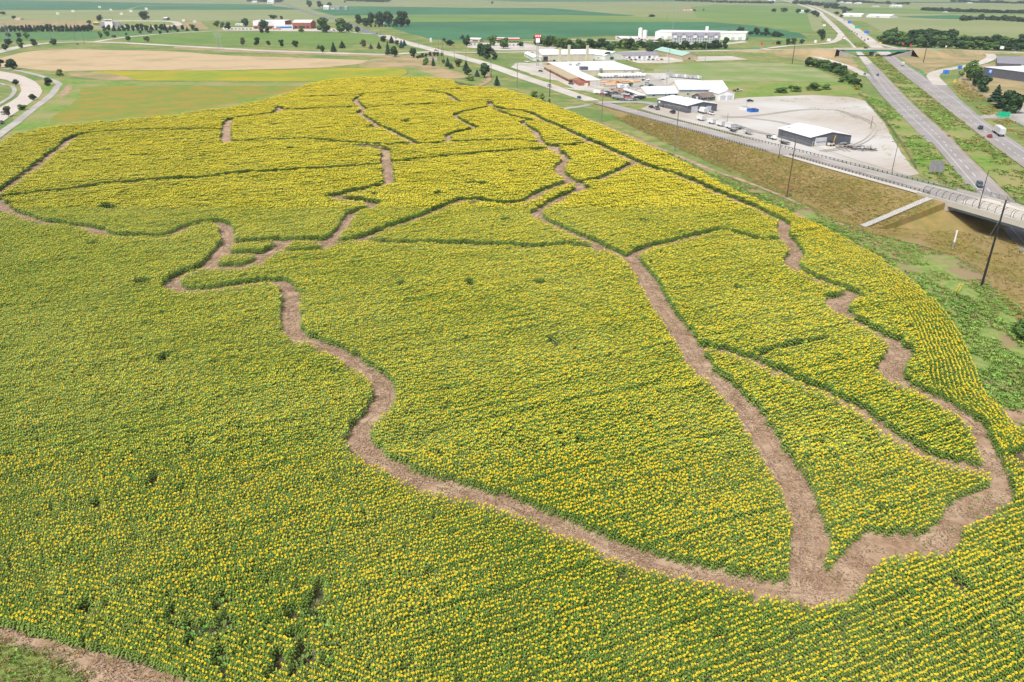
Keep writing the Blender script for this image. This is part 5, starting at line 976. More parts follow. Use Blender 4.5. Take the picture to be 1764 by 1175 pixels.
b.box('roof_tower', b.L * .42, b.L * .45, 10, 16, e + .36, e + 8, mWHITE)
for x, yb, yt, r_, lb in ((1102.5, 65, 47.5, 3.2, 'taller left white silo beside the distant trucks'), (1110.5, 65, 51.5, 3.4, 'shorter right white silo beside the distant trucks')):
    p = W(x, yb); h_ = hpx(x, yb, yt); e_ = empty('silo', p, 0, lb, 'silo'); mb = MB(); mb.tube((0, 0, 0), (0, 0, h_ * .92), r_, n=14); mb.build('tank', mWHITE, e_); MB().tube((0, 0, h_ * .92), (0, 0, h_), r_, r_ * .3, n=14).build('dome', mROOFW, e_)
# school and stadium
b = Bd('school', 'white and brick school block left of the low blue windowed link', (492, 50), (437, 50), (492, 44), wb=45); e = b.h(36); b.flat(e, mBRICK, mROOFW); b.box('wall_panel', -.04, b.L, -.1, -.02, e * .4, e, mWHITE)
for i in range(8): b.onA('window', b.L * (.05 + .12 * i), 4, 1.2, 3.4, mGLASS)
b = Bd('school_wing', 'brick school wing with white hipped roof nearest the main road', (536, 50), (505, 50), (536, 44), wb=40); e = b.h(39); b.gable(e, 4, mBRICK, mROOFW, 'a')
for i in range(4): b.onA('window', b.L * (.1 + .22 * i), 5, 1.5, 5, mGLASS)
b = Bd('school_link', 'low pale link with blue windows between the two school blocks', (505, 51), (474, 51.5), (505, 47), wb=30); e = b.h(44); b.flat(e, mWHITE, mROOFW); b.onA('window_band', b.L * .06, b.L * .88, e * .4, e * .75, mBLUE)
b = Bd('bus', 'orange and white school bus parked before the school', (484, 51.6), (469, 51.6), (484, 50.8), cat='bus', wb=3); b.box('body', 0, b.L, 0, 3, .5, 2.9, mORANGE); b.box('roof', 0, b.L, 0, 3, 2.903, 3.3, mWHITE)
for k in (.15, .8): b.box('wheel', b.L * k, b.L * k + 1.1, -.1, .3, 0, 1.1, mRUB)
b.box('window_band', .5, b.L - .5, -.05, -.01, 1.8, 2.6, mGLASS)
gsd = empty('grandstand', (0, 0, 0), 0, 'pale aluminium grandstand with a press box above the evergreens', 'grandstand'); o0 = W(206, 47); o1 = W(171.5, 47); d = (o1 - o0); Lg = d.length; d.normalize(); n = Vector((-d.y, d.x, 0)); n = -n if n.y < 0 else n
T = Matrix(((d.x, n.x, 0, o0.x), (d.y, n.y, 0, o0.y), (0, 0, 1, 0), (0, 0, 0, 1)))
hh = hpx(190, 47, 38)
for i in range(8): MB().box(0, Lg, 20 - i * 2.5, 22.4 - i * 2.5, 0, .6 + (hh - .6) * i / 7, T).build('seat_row', mSTEEL if i % 2 else mWHITE, gsd)
MB().box(Lg * .3, Lg * .7, -1, 2, 0, hh * 1.5, T).build('press_box', mWHITE, gsd); MB().box(Lg * .32, Lg * .68, -1.1, -1.02, hh * 1.15, hh * 1.35, T).build('window_band', mGLASS, gsd)
for i in range(9): MB().box(Lg * i / 8 - .2, Lg * i / 8 + .2, -.6, -.1, 0, hh, T).build('back_post', mSTEEL, gsd)
b = Bd('ticket_booth', 'small green building with yellow trim left of the grandstand', (170, 44), (161, 43.5), (170, 42), wb=8); e = b.h(39.5); b.gable(e, 1.5, M('booth green', (.03, .2, .1)), mYELL, 'a'); b.onA('hatch', b.L * .3, b.L * .3, 1, 2.2, mGLASS)
# filling station
b = Bd('canopy', 'long red filling station canopy behind the roadside trees', (896, 73.5), (874, 73.5), (896, 71), cat='canopy', wb=18); e = b.h(66.5)
b.box('roof', 0, b.L, 0, 18, e - 1.4, e, mRED); b.box('roof_top', .6, b.L - .6, .6, 17.4, e + .003, e + .2, mWHITE)
for k in (.08, .36, .64, .92):
    for y in (4, 14): b.box('post', b.L * k, b.L * k + .5, y, y + .5, 0, e - 1.403, mWHITE)
for k in (.15, .45, .75): b.box('pump', b.L * k, b.L * k + 1, 8, 9, 0, 1.8, mRED)
b = Bd('station_shop', 'white filling station shop with red fascia', (868, 72), (846, 71.5), (868, 69), wb=14); e = b.h(66); b.flat(e, mWHITE, mROOFW); b.onA('fascia', 0.1, b.L - .2, e * .7, e * .95, mRED); b.onA('window_band', b.L * .1, b.L * .6, .5, e * .55, mGLASS)
b = Bd('restaurant', 'low white restaurant with red trim behind the roundabout trees', (826, 72), (808, 71.5), (826, 69), wb=14); e = b.h(68); b.gable(e, 1.5, mCREAM, mROOFW, 'a'); b.onA('fascia', 0.1, b.L - .2, e * .75, e * .95, mRED); b.onA('window_band', b.L * .15, b.L * .5, .6, e * .6, mGLASS)
# warehouse at right edge
b = Bd('warehouse', 'charcoal warehouse with white roof and blue sign at the right edge', (1812, 148), (1691, 131), (1860, 125)); e = b.h(131); b.flat(e, mDARKW, mROOFW); b.onA('sign_board', b.L * .855, b.L * .06, e * .35, e * .92, mBLUE)
for k in (.868, .885): b.box('sign_mark', b.L * k, b.L * (k + .013), -.16, -.125, e * .5, e * .78, mWHITE)
b = Bd('warehouse', 'second dark warehouse behind the one with the blue sign', (1800, 121), (1716, 117.5), (1810, 108)); e = b.h(112.5); b.flat(e, mDARKW, mGREYR); b.onA('door', b.L * .4, 4, 0, 4, mGREYW)
# far small farm buildings
MINI = [(438, 5, 9, 3.5, mROOFW, mWHITE, 'barn', 'left white barn of the farm at the top left'), (466, 6.5, 11, 6, mROOFW, mWHITE, 'barn', 'larger white barn of the farm at the top left'), (562, 16.5, 9, 7, mROOFW, mWHITE, 'barn', 'left white gabled barn of the far farmstead'), (572, 16, 8, 3, mGREYR, mWHITE, 'shed', 'low grey roofed shed of the far farmstead'), (581, 16.5, 9, 6, mGREYR, mSTEEL, 'barn', 'grey steel barn beside the far farmstead silo'), (596, 17, 5, 6, mSTEEL, mSTEEL, 'grain_bin', 'round grain store right of the far farmstead'),
 (1186, 18, 14, 3, mRED, mWHITE, 'house', 'far low house with pale red roof in the corn fields'), (1384, 22.5, 7, 5, mROOFW, mWHITE, 'house', 'small white house among trees by the highway'), (1406, 8, 20, 4, mROOFW, mWHITE, 'barn', 'wide white barn beyond the far highway bend'), (1451, 5.5, 6, 2.5, mROOFW, mWHITE, 'barn', 'leftmost of the three far white barns'), (1463, 6.5, 9, 3, mROOFW, mWHITE, 'barn', 'middle one of the three far white barns'), (1480, 7, 9, 3, mROOFW, mWHITE, 'barn', 'right one of the three far white barns'), (1510, 12, 10, 1.6, mROOFW, mWHITE, 'shed', 'thin long pale shed on the far horizon field'), (1545, 12.5, 18, 4, mROOFW, mWHITE, 'barn', 'big white barn group on the far horizon field'), (1706, 34, 8, 4, mGREYR, mWHITE, 'house', 'grey roofed house among trees at upper right'), (1631, 22, 4, 2, mROOFW, mWHITE, 'shed', 'tiny white shed before the long shelterbelt'), (1672, 6, 6, 2, mROOFW, mWHITE, 'barn', 'far white barn near the top right corner'), (1330, 3, 12, 2.5, mROOFW, mWHITE, 'barn', 'far pale barn on the horizon above the hotel'),
 (30, 34, 10, 3, mORANGE, mWHITE, 'shed', 'small orange roofed shed at the far left field edge'), (284.5, 34.8, 6, 5, mROOFW, mDARKW, 'scoreboard', 'small dark and white scoreboard behind the track'), (412, 44, 14, 2.5, mROOFW, mWHITE, 'shed', 'low white shed left of the school'), (293, 50, 14, 3, mRED, mCREAM, 'shed', 'low red roofed shed behind the evergreen row'), (656, 41, 12, 6, mBROWNR, mWHITE, 'house', 'brown roofed farmhouse in the roadside grove')]
for x, y, wp, hp, rf, wl, nm, lb in MINI:
    b = Bd(nm, lb, (x + wp / 2, y), (x - wp / 2, y), (x + wp / 2, y - 1), wb=W(x, y).y * .005 + 8); e = max(2.2, b.h(y - hp) * .68)
    b.gable(e, e * .45, wl, rf, 'a'); b.onA('door', b.L * .4, b.L * .15, 0, e * .7, mGREYW); b.onA('window', b.L * .7, b.L * .12, e * .3, e * .7, mGLASS)
for x0_, x1_, y0_, y1_, lb in ((1450, 1484, 26.5, 29, 'left one of the two long white poultry sheds'), (1492, 1533, 28, 31, 'right one of the two long white poultry sheds')):
    b = Bd('poultry_shed', lb, (x1_, y1_), (x0_, y0_ + 1.8), (x1_, y1_ - 2), cat='shed', wb=40); e = b.h(y1_ - 2.8); b.gable(e, 4, mWHITE, mROOFW, 'a'); b.onA('door', b.L * .45, 8, 0, 5, mGREYW)
# stone entrance sign
b = Bd('entrance_sign', 'pale stone entrance sign with red coping beside the junction hedge', (753, 103.5), (736, 103.5), (753, 102), cat='sign', wb=1.2); e = b.h(97); b.box('slab', 0, b.L, 0, 1, 0, e, M('sign stone', (.52, .44, .42), (.46, .38, .36), .8)); b.box('coping', -.2, b.L + .2, -.2, 1.2, e + .003, e + .3, mBRICK); b.box('panel', b.L * .15, b.L * .85, -.08, -.01, e * .3, e * .8, mCONC)

# ================================================================== STOCK IN THE TANK YARD
for i in range(14):
    x = 1036 + i * 5.4; y = 134.2 - i * .12; p = W(x, y); e_ = empty('storage_tank', p, R(20) + R(90), 'white horizontal storage tank in the row behind the brick factory', 'tank', 'white tanks in the yard row'); hr = 1.5
    MB().tube((-4, 0, 1.9), (4, 0, 1.9), hr, n=12).build('shell', mWHITE, e_)
    for sx in (-1, 1): MB().tube((sx * 4, 0, 1.9), (sx * 4.7, 0, 1.9), hr, hr * .5, n=12).build('end_cap', mWHITE, e_); MB().box(sx * 2.5 - .2, sx * 2.5 + .2, -1.2, 1.2, 0, .9).build('saddle', mSTEEL, e_)
stk = MB(); pr = []
for i in range(46):
    while True:
        x, y = random.uniform(1034, 1098), random.uniform(139, 149.5)
        if y < 139 + (1104 - x) * .16 + 1.5: break
    p = W(x, y); e_ = empty('steel_stack', p, R(20 + random.choice((0, 90))), 'orange stack of small steel tanks in the fenced stock yard', 'stack', 'orange stacks in the stock yard')
    m_ = random.choice((mORANGE, mORANGE, mORANGE, mSTEEL, mCREAM)); L_ = random.uniform(2, 5)
    if m_ is not mORANGE: e_['label'] = 'pale stack of small steel tanks in the fenced stock yard'; e_['group'] = 'pale stacks in the stock yard'
    MB().box(-L_, L_, -1, 1, 0, .3).build('pallet', mWOOD, e_)
    for k in range(4): MB().tube((-L_, -.75 + k * .5, .62), (L_, -.75 + k * .5, .62), .24, n=6).build('cylinder', m_, e_)

# ================================================================== VEHICLES
def wheels(root, xs, y, r=.34):
    for x in xs:
        for s in (-1, 1): MB().tube((x, s * y - .11, r), (x, s * y + .11, r), r, n=12).build('wheel', mRUB, root)
def lights(root, xf, xr, y, z):
    for s in (-1, 1): MB().box(xf - .03, xf + .03, s * y - .16, s * y + .16, z - .07, z + .08).build('headlight', mWHITE, root)
    for s in (-1, 1): MB().box(xr - .03, xr + .03, s * y - .13, s * y + .13, z - .05, z + .14).build('tail_light', mRED, root)
def loft(secs, mat, name, root):
    """sections (x, half width bottom, half width top, z0, z1)"""
    mb = MB(); vs = []
    for x, wb_, wt, z0, z1 in secs: vs += [(x, -wb_, z0), (x, wb_, z0), (x, wb_, (z0 + z1) / 2), (x, wt, z1), (x, -wt, z1), (x, -wb_, (z0 + z1) / 2)]
    k = len(secs); fs = [(i * 6 + j, i * 6 + (j + 1) % 6, (i + 1) * 6 + (j + 1) % 6, (i + 1) * 6 + j) for i in range(k - 1) for j in range(6)] + [tuple(range(6)), tuple(range((k - 1) * 6, k * 6))[::-1]]
    return mb.add(vs, fs).build(name, mat, root)
PAINT = {}
def paint(c):
    if c not in PAINT:
        PAINT[c] = M(c + ' car paint', {'black': (.015, .015, .018), 'navy': (.02, .035, .08), 'grey': (.16, .17, .19), 'silver': (.42, .43, .45), 'white': (.75, .75, .75), 'red': (.35, .02, .02), 'blue': (.03, .10, .30), 'orange': (.6, .2, .03), 'slate': (.07, .10, .13)}[c], rough=.25, spec=.5)
    return PAINT[c]
VP = {}
def vehicle(kind, col):
    """a new vehicle of this kind with its parts, at the origin, front to +x"""
    root = empty(kind, (0, 0, 0)); P = paint(col)
    if kind == 'car':
        loft([(-2.3, .8, .75, .35, .85), (-2.1, .9, .82, .25, 1.0), (1.2, .9, .82, .25, .98), (2.1, .88, .75, .28, .8), (2.3, .78, .7, .35, .65)], P, 'body', root)
        loft([(-1.75, .78, .74, .96, 1.02), (-1.1, .76, .62, .96, 1.42), (.35, .76, .62, .96, 1.44), (1.15, .76, .72, .94, 1.0)], mGLASS, 'windows', root); MB().box(-1.05, .32, -.62, .62, 1.43, 1.48).build('roof', P, root)
        wheels(root, (-1.4, 1.4), .82); lights(root, 2.26, -2.26, .58, .68)
    elif kind == 'suv':
        loft([(-2.35, .85, .82, .4, 1.05), (-2.2, .95, .9, .3, 1.12), (1.1, .95, .9, .3, 1.1), (2.15, .93, .85, .33, 1.0), (2.35, .85, .8, .4, .85)], P, 'body', root)
        loft([(-2.15, .86, .76, 1.08, 1.68), (-.2, .86, .76, 1.08, 1.76), (.45, .86, .76, 1.08, 1.72), (1.05, .86, .82, 1.06, 1.14)], mGLASS, 'windows', root); MB().box(-2.05, .4, -.74, .74, 1.745, 1.81).build('roof', P, root)
        wheels(root, (-1.45, 1.45), .86, .38); lights(root, 2.31, -2.31, .62, .88)
    elif kind == 'pickup':
        loft([(-2.9, .92, .9, .5, 1.15), (-2.7, .98, .95, .4, 1.2), (1.6, .98, .95, .4, 1.2), (2.7, .96, .88, .4, 1.1), (2.9, .88, .85, .5, .95)], P, 'body', root)
        loft([(-.95, .88, .8, 1.18, 1.8), (.75, .88, .8, 1.18, 1.86), (1.5, .88, .84, 1.16, 1.24)], mGLASS, 'windows', root); MB().box(-.9, .7, -.78, .78, 1.84, 1.9).build('roof', P, root); MB().box(-2.75, -1.05, -.8, .8, 1.202, 1.23).build('bed', mBLACK, root)
        wheels(root, (-1.8, 1.8), .9, .4); lights(root, 2.86, -2.86, .65, .95)
    elif kind == 'box_truck':
        loft([(1.9, 1.0, .95, .5, 2.2), (3.0, 1.0, .95, .5, 2.1), (3.7, .98, .9, .5, 1.2)], P, 'cab', root); loft([(2.3, .92, .86, 1.3, 2.22), (3.05, .9, .84, 1.3, 2.12)], mGLASS, 'windows', root)
        MB().box(-3.9, 1.85, -1.2, 1.2, .9, 3.3).build('cargo_box', mWHITE, root); MB().box(-3.96, -3.9, -1.1, 1.1, 1, 3.2).build('rear_door', mGREYW, root); wheels(root, (-2.6, 2.8), 1.0, .45); lights(root, 3.66, -3.97, .8, .9)
    elif kind == 'flatbed_truck':
        loft([(.6, 1.0, .95, .5, 2.1), (1.9, 1.0, .95, .5, 2.1), (2.5, 1.0, .9, .5, 1.3), (3.6, .95, .85, .5, 1.15)], P, 'cab', root); loft([(.9, 1.0, .9, 1.3, 2.12), (2.0, 1.0, .9, 1.3, 2.1)], mGLASS, 'windows', root)
        MB().box(-3.6, .5, -1.15, 1.15, .85, 1.05).build('bed', mBLACK, root); MB().box(.3, .5, -1.1, 1.1, 1.053, 2).build('headboard', mBLACK, root); wheels(root, (-2.4, 2.6), .95, .45); lights(root, 3.56, -3.6, .7, .9)
    elif kind == 'semi_truck':
        loft([(5.0, 1.2, 1.1, .6, 3.3), (6.6, 1.2, 1.05, .6, 3.2), (7.2, 1.2, 1.0, .6, 1.9), (8.6, 1.0, .85, .6, 1.6)], mWHITE, 'cab', root); loft([(6.0, 1.15, 1.0, 2.0, 3.1), (6.9, 1.15, 1.0, 2.0, 2.9)], mGLASS, 'windows', root)
        t_ = MB().box(-8.5, 4.6, -1.28, 1.28, 1.15, 4.05).build('trailer', P, root); MB().box(-8.56, -8.5, -1.2, 1.2, 1.25, 3.95).build('rear_door', mGREYW, t_)
        wheels(root, (-7.4, -6.1, 3.6, 4.8, 7.8), 1.05, .5); lights(root, 8.56, -8.57, .9, 1.0)
    elif kind == 'cargo_trailer':
        MB().box(-3, 3, -1.1, 1.1, .6, 2.7).build('body', P, root); MB().box(-3.05, -3.0, -1, 1, .7, 2.6).build('rear_door', mGREYW, root); MB().tube((3, 0, .6), (4.4, 0, .5), .06).build('drawbar', mBLACK, root); wheels(root, (-.5, .4), 1.12, .35)
    elif kind == 'utility_trailer':
        MB().box(-3.4, 2.6, -1.05, 1.05, .6, .78).build('deck', P, root); 
        for s in (-1, 1): MB().box(-3.4, 2.6, s * 1.08 - .03, s * 1.08 + .03, .9, 1.05).build('side_rail', P, root)
        MB().tube((2.6, 0, .65), (4.4, 0, .5), .08).build('drawbar', mBLACK, root); wheels(root, (-1, -.1), 1.15, .36); MB().box(-2, 1, -.7, .7, .783, 1.3).build('load', mSTEEL, root)
    return root
A_ = {'main': ang((905, 134.5), (1021, 174)), 'hwy': ang((1617, 260), (1668, 323)), 'cross': ang((1456, 84.5), (1566, 84.5), 7.5), 'yard': ang((1394, 253.3), (1457.5, 247.5)), 'road2': math.atan2(RU.y, RU.x), 'side': ang((300, 79), (450, 87.5))}
for k in list(A_): A_[k + 'r'] = A_[k] + math.pi
A_['yardl'] = ang((1394, 253.3), (1339.5, 236.8)); A_['far'] = ang((1500, 82), (1453, 42)); A_['hwyfar'] = ang((1446, 60), (1478, 96))
VEH = [('suv', 'slate', 1687, 321, 'hwy', 'dark slate off road car on the highway just beyond the bridge'), ('semi_truck', 'white', 1719, 231, 'hwyr', 'white semi truck and trailer driving away at the right'), ('car', 'red', 1704.5, 236, 'hwyr', 'dark red car overtaking the white semi truck'), ('suv', 'navy', 1688.5, 222, 'hwyr', 'dark car in the highway lane ahead of the semi truck'),
 ('box_truck', 'white', 1554.5, 113, 'hwyr', 'white box truck on the far carriageway below the overpass'), ('car', 'white', 1493, 107, 'hwy', 'pale red and white car on the highway below the overpass'), ('car', 'navy', 1512, 130, 'hwy', 'dark car on the highway beside the merging ramp'), ('car', 'slate', 1489.5, 128.5, 'hwy', 'dark car coming down the left merging ramp'),
 ('car', 'red', 1432, 47, 'hwyfar', 'red car on the far left carriageway'), ('semi_truck', 'orange', 1453.5, 68, 'hwyfar', 'orange trailer truck on the left carriageway beyond the overpass'), ('car', 'white', 1459, 47.5, 'far', 'white car farthest away on the right carriageway'), ('suv', 'grey', 1468, 54.5, 'far', 'grey car behind the white one on the far carriageway'), ('car', 'navy', 1472.5, 56.5, 'far', 'second dark car beyond the overpass'), ('suv', 'navy', 1476, 59.5, 'far', 'third dark car beyond the overpass'), ('car', 'grey', 1484, 65, 'far', 'fourth car beyond the overpass'), ('pickup', 'grey', 1489, 70.5, 'far', 'grey pickup just beyond the overpass'), ('suv', 'black', 1495, 68.5, 'far', 'black car on the far right shoulder beyond the overpass'),
 ('pickup', 'silver', 946.5, 149.5, 'mainr', 'pale pickup driving on the main road by the brick factory'), ('car', 'blue', 997.5, 169, 'mainr', 'blue car on the main road before the guard rail'), ('car', 'navy', 649.5, 58, 'main', 'dark car on the far grey stretch of the main road'), ('car', 'red', 682, 66.5, 'main', 'dark red car entering the junction from afar'), ('car', 'red', 751, 87.5, 'side', 'red car turning at the junction'), ('car', 'navy', 133.5, 77, 'side', 'dark blue car on the left road'),
 ('suv', 'silver', 6.5, 196.5, 'yardl', 'pale blue grey car in the left car park'), ('car', 'grey', 2.5, 212, 'yardl', 'dark car cut by the left edge in the car park'), ('car', 'navy', 528, 18.5, 'main', 'tiny dark car on the farthest bend of the main road'),
 ('car', 'black', 931.5, 123.5, 'side', 'black car parked alone before the brick factory'), ('car', 'navy', 984, 145, 'side', 'navy car parked at the corner of the brick factory'), ('pickup', 'white', 908.5, 107, 'side', 'white pickup beside the workshop annex'), ('utility_trailer', 'blue', 1012, 143, 'side', 'blue flat trailer at the factory loading bay'),
 ('suv', 'slate', 926.7, 105.6, 'yardl', 'leftmost car parked before the long workshop'), ('car', 'grey', 935.8, 105.8, 'yardl', 'second car parked before the long workshop'), ('car', 'red', 942.5, 106, 'yardl', 'dark red car third before the long workshop'), ('car', 'silver', 948.5, 106, 'yardl', 'silver car fourth before the long workshop'), ('suv', 'navy', 954.5, 106, 'yardl', 'fifth dark car before the long workshop'), ('pickup', 'navy', 1016, 103, 'side', 'dark pickup before the white gabled shed'), ('car', 'white', 1028.5, 104, 'side', 'white car before the white gabled shed'),
 ('cargo_trailer', 'white', 1029, 161.5, 'side', 'white enclosed trailer at the edge of the sales lot'), ('car', 'red', 1038, 163.5, 'side', 'dark red car beside the white enclosed trailer'), ('suv', 'black', 1048, 165.5, 'side', 'black car right of the white enclosed trailer'), ('utility_trailer', 'black', 1060, 169.5, 'side', 'black flat trailer at the front of the sales lot'), ('utility_trailer', 'grey', 1066.5, 171, 'side', 'grey flat trailer second at the front of the sales lot'), ('car', 'slate', 1073.5, 173, 'side', 'slate car nearest the grass in the sales lot'), ('pickup', 'red', 1081, 168.5, 'side', 'red pickup in the middle of the sales lot'), ('car', 'silver', 1084.5, 172.8, 'side', 'silver car in the front of the sales lot'), ('car', 'navy', 1092, 172.5, 'side', 'navy car at the front right of the sales lot'), ('pickup', 'black', 1099, 170, 'side', 'black pickup near the porch of the sales lot'), ('suv', 'black', 1106, 169.5, 'side', 'black car closest to the porch of the sales lot'), ('car', 'white', 1098, 166, 'side', 'white car near the porch of the sales lot'), ('utility_trailer', 'white', 1078, 164, 'side', 'white flat trailer behind the red pickup'),
 ('box_truck', 'red', 1067, 153, 'yardl', 'red cab truck at the edge of the stock yard'), ('utility_trailer', 'orange', 1056.5, 155, 'side', 'orange trailer beside the stock yard'), ('utility_trailer', 'orange', 1068.5, 157, 'side', 'second orange trailer nearer the sales lot'), ('box_truck', 'white', 1078, 153.5, 'yardl', 'white box truck beside the red cab truck'), ('flatbed_truck', 'white', 1112, 139, 'side', 'white truck at the right end of the storage tanks'),
 ('car', 'navy', 1121.5, 185.3, 'yardl', 'navy car left of the charcoal barn'), ('pickup', 'grey', 1131.5, 188, 'yardl', 'grey pickup left of the charcoal barn'), ('suv', 'black', 1158.5, 194.8, 'yardl', 'black car parked alone along the charcoal barn'), ('box_truck', 'white', 1210, 194.5, 'yardl', 'white box truck at the charcoal barn doors'), ('pickup', 'white', 1225, 197, 'yardl', 'white pickup at the charcoal barn doors'),
 ('car', 'silver', 1218, 175.6, 'yardl', 'silver car in front of the brown roofed house'), ('pickup', 'navy', 1177, 171, 'yardl', 'navy pickup behind the charcoal barn'), ('car', 'slate', 1193, 173.6, 'yardl', 'slate car beside the brown roofed house'), ('car', 'black', 1292, 175, 'cross', 'black car alone on the gravel by the grass edge'), ('flatbed_truck', 'white', 1270, 157, 'yard', 'white utility truck on the grass behind the garage'),
 ('cargo_trailer', 'white', 1207, 207, 'yardl', 'first of four white enclosed trailers beside the road'), ('cargo_trailer', 'white', 1225.5, 212.5, 'yardl', 'second of four white enclosed trailers beside the road'), ('cargo_trailer', 'white', 1240.5, 216.5, 'yardl', 'third of four white enclosed trailers beside the road'), ('cargo_trailer', 'white', 1256, 220.5, 'yardl', 'fourth of four white enclosed trailers beside the road'), ('utility_trailer', 'black', 1262, 225.5, 'yardl', 'black open trailer right of the white enclosed trailers'), ('utility_trailer', 'grey', 1273.5, 222, 'yard', 'grey open trailer behind the black one'), ('utility_trailer', 'silver', 1288, 230, 'yardl', 'open trailer loaded with steel nearer the lone barn'),
 ('flatbed_truck', 'white', 1329, 238.5, 'yardlr', 'white truck with black flat bed left of the lone barn'), ('utility_trailer', 'black', 1352, 247.5, 'yardlr', 'black gooseneck trailer along the wall of the lone barn'), ('utility_trailer', 'grey', 1454, 250, 'yard', 'dark open trailer at the right corner of the lone barn'), ('car', 'black', 1491.5, 83.5, 'cross', 'dark car crossing the distant overpass'), ('pickup', 'silver', 1748, 90.3, 'cross', 'pale blue pickup on the cross road at the right edge')]
A_['yardlr'] = A_['yardl'] + math.pi
for kd, c, x, y, a, lb in VEH:
    hb_ = 7.62 if 'overpass' in lb and 'crossing' in lb else ZL[0] - .05
    if (kd, c) not in VP: r_ = VP[(kd, c)] = vehicle(kd, c)
    else: r_ = copy_tree(VP[(kd, c)])
    r_.location = W(x, y, hb_); r_.rotation_euler = (0, 0, A_[a]); tag(r_, lb, kd.replace('_', ' ')); k_ = 1.0; r_.scale = (k_, k_, k_)
def prow(pts, n, kinds, label, group, a, cat='car'):
    for i in range(n):
        t = i / max(1, n - 1) * (len(pts) - 1); k = min(int(t), len(pts) - 2); f = t - k; kd, c = random.choice(kinds)
        x = pts[k][0] + (pts[k + 1][0] - pts[k][0]) * f; y = pts[k][1] + (pts[k + 1][1] - pts[k][1]) * f
        if (kd, c) not in VP: r_ = VP[(kd, c)] = vehicle(kd, c)
        else: r_ = copy_tree(VP[(kd, c)])
        r_.location = W(x, y, ZL[0] - .05); r_.rotation_euler = (0, 0, A_[a] + random.uniform(-.05, .05)); on = r_.name; kl = KIDS.pop(on, []); r_.name = {'car': 'parked_car', 'truck': 'parked_truck'}.get(cat, 'box_trailer'); KIDS[r_.name] = kl; tag(r_, label, cat, group)
CK = [('car', 'white'), ('suv', 'silver'), ('car', 'grey'), ('suv', 'black'), ('car', 'red'), ('car', 'navy'), ('pickup', 'white')]
prow([(1141, 137), (1156, 130.5)], 4, [('cargo_trailer', 'white'), ('cargo_trailer', 'silver')], 'pale box trailer in the row behind the cream barns', 'box trailers behind the cream barns', 'yard', 'trailer'); prow([(1158, 133), (1203, 136.5)], 7, [('cargo_trailer', 'white'), ('cargo_trailer', 'silver')], 'pale box trailer in the row behind the cream barns', 'box trailers behind the cream barns', 'yardl', 'trailer')
prow([(812, 77), (848, 79)], 7, CK, 'small car parked on the filling station lot', 'cars on the filling station lot', 'main'); prow([(872, 78.5), (898, 79)], 5, CK, 'small car parked under the front of the red canopy', 'cars before the red canopy', 'main')
prow([(1066, 66.5), (1098, 67.5)], 7, [('box_truck', 'red'), ('box_truck', 'blue'), ('box_truck', 'white'), ('suv', 'red')], 'small truck in the row left of the white silos', 'trucks left of the white silos', 'side', 'truck'); prow([(1106, 69.5), (1150, 71.5)], 8, CK, 'small car on the lot below the white silos', 'cars below the white silos', 'side')
prow([(1080, 104), (1140, 103.5)], 9, CK, 'car parked before the long white shop', 'cars before the long white shop', 'main'); prow([(400, 50.5), (432, 51)], 6, CK, 'small car parked left of the school', 'cars left of the school', 'side'); prow([(560, 52.5), (606, 53)], 7, CK, 'small car parked right of the school', 'cars right of the school', 'side')
prow([(1042, 161), (1092, 164)], 9, CK, 'small car in the back row of the sales lot', 'back row of the sales lot', 'side'); prow([(1116, 146), (1134, 153)], 4, CK + [('flatbed_truck', 'white')], 'vehicle parked between the stock yard and the cream barns', 'vehicles behind the stock yard', 'side')
# dumpsters, machine, bollards, scrap
for x, y, m_, lb in ((1292.5, 193.2, mBLUE, 'left blue waste skip on the gravel yard'), (1300, 192.8, mBLUE, 'right blue waste skip on the gravel yard'), (1279, 189, mWHITE, 'left white tank skip on the gravel yard'), (1286, 190, mWHITE, 'right white tank skip on the gravel yard')):
    e_ = empty('skip', W(x, y), A_['yardl'], lb, 'waste skip'); mb = MB(); mb.add([(-2.2, -1.1, 0), (2.2, -1.1, 0), (2.2, 1.1, 0), (-2.2, 1.1, 0), (-2.6, -1.2, 1.8), (2.6, -1.2, 1.8), (2.6, 1.2, 1.8), (-2.6, 1.2, 1.8)], [(0, 3, 2, 1), (0, 1, 5, 4), (1, 2, 6, 5), (2, 3, 7, 6), (3, 0, 4, 7), (4, 5, 6, 7)]); mb.build('body', m_, e_); MB().box(-2.3, 2.3, -1.0, 1.0, 1.803, 1.95).build('lid', mBLACK if m_ is mBLUE else mSTEEL, e_)
for x, y in ((1404.5, 253.8), (1423, 251)):
    e_ = empty('bollard', W(x, y), 0, ('left' if x < 1410 else 'right') + ' yellow bollard at the door of the lone barn', 'bollard'); MB().tube((0, 0, 0), (0, 0, 1.7), .18, n=10).build('post', mYELL, e_); MB().tube((0, 0, 1.7), (0, 0, 1.8), .18, .05, n=10).build('cap', mYELL, e_)
e_ = empty('loader', W(1431, 252), A_['yard'], 'tan loader with raised yellow boom beside the barn door', 'loader'); MB().box(-1.6, 1.4, -.8, .8, .6, 1.6).build('body', mCREAM, e_); MB().box(-.6, .7, -.6, .6, 1.6, 2.4).build('cab', mGLASS, e_); MB().tube((1.2, 0, 1.2), (2.0, 0, 5), .15).build('boom', mYELL, e_)
for x in (-1, .9):
    for s in (-1, 1): MB().tube((x, s * .9 - .15, .5), (x, s * .9 + .15, .5), .5, n=12).build('wheel', mRUB, e_)
sc_m = [mSTEEL, mBROWNR, mWOOD, mBLACK, mSTEEL]
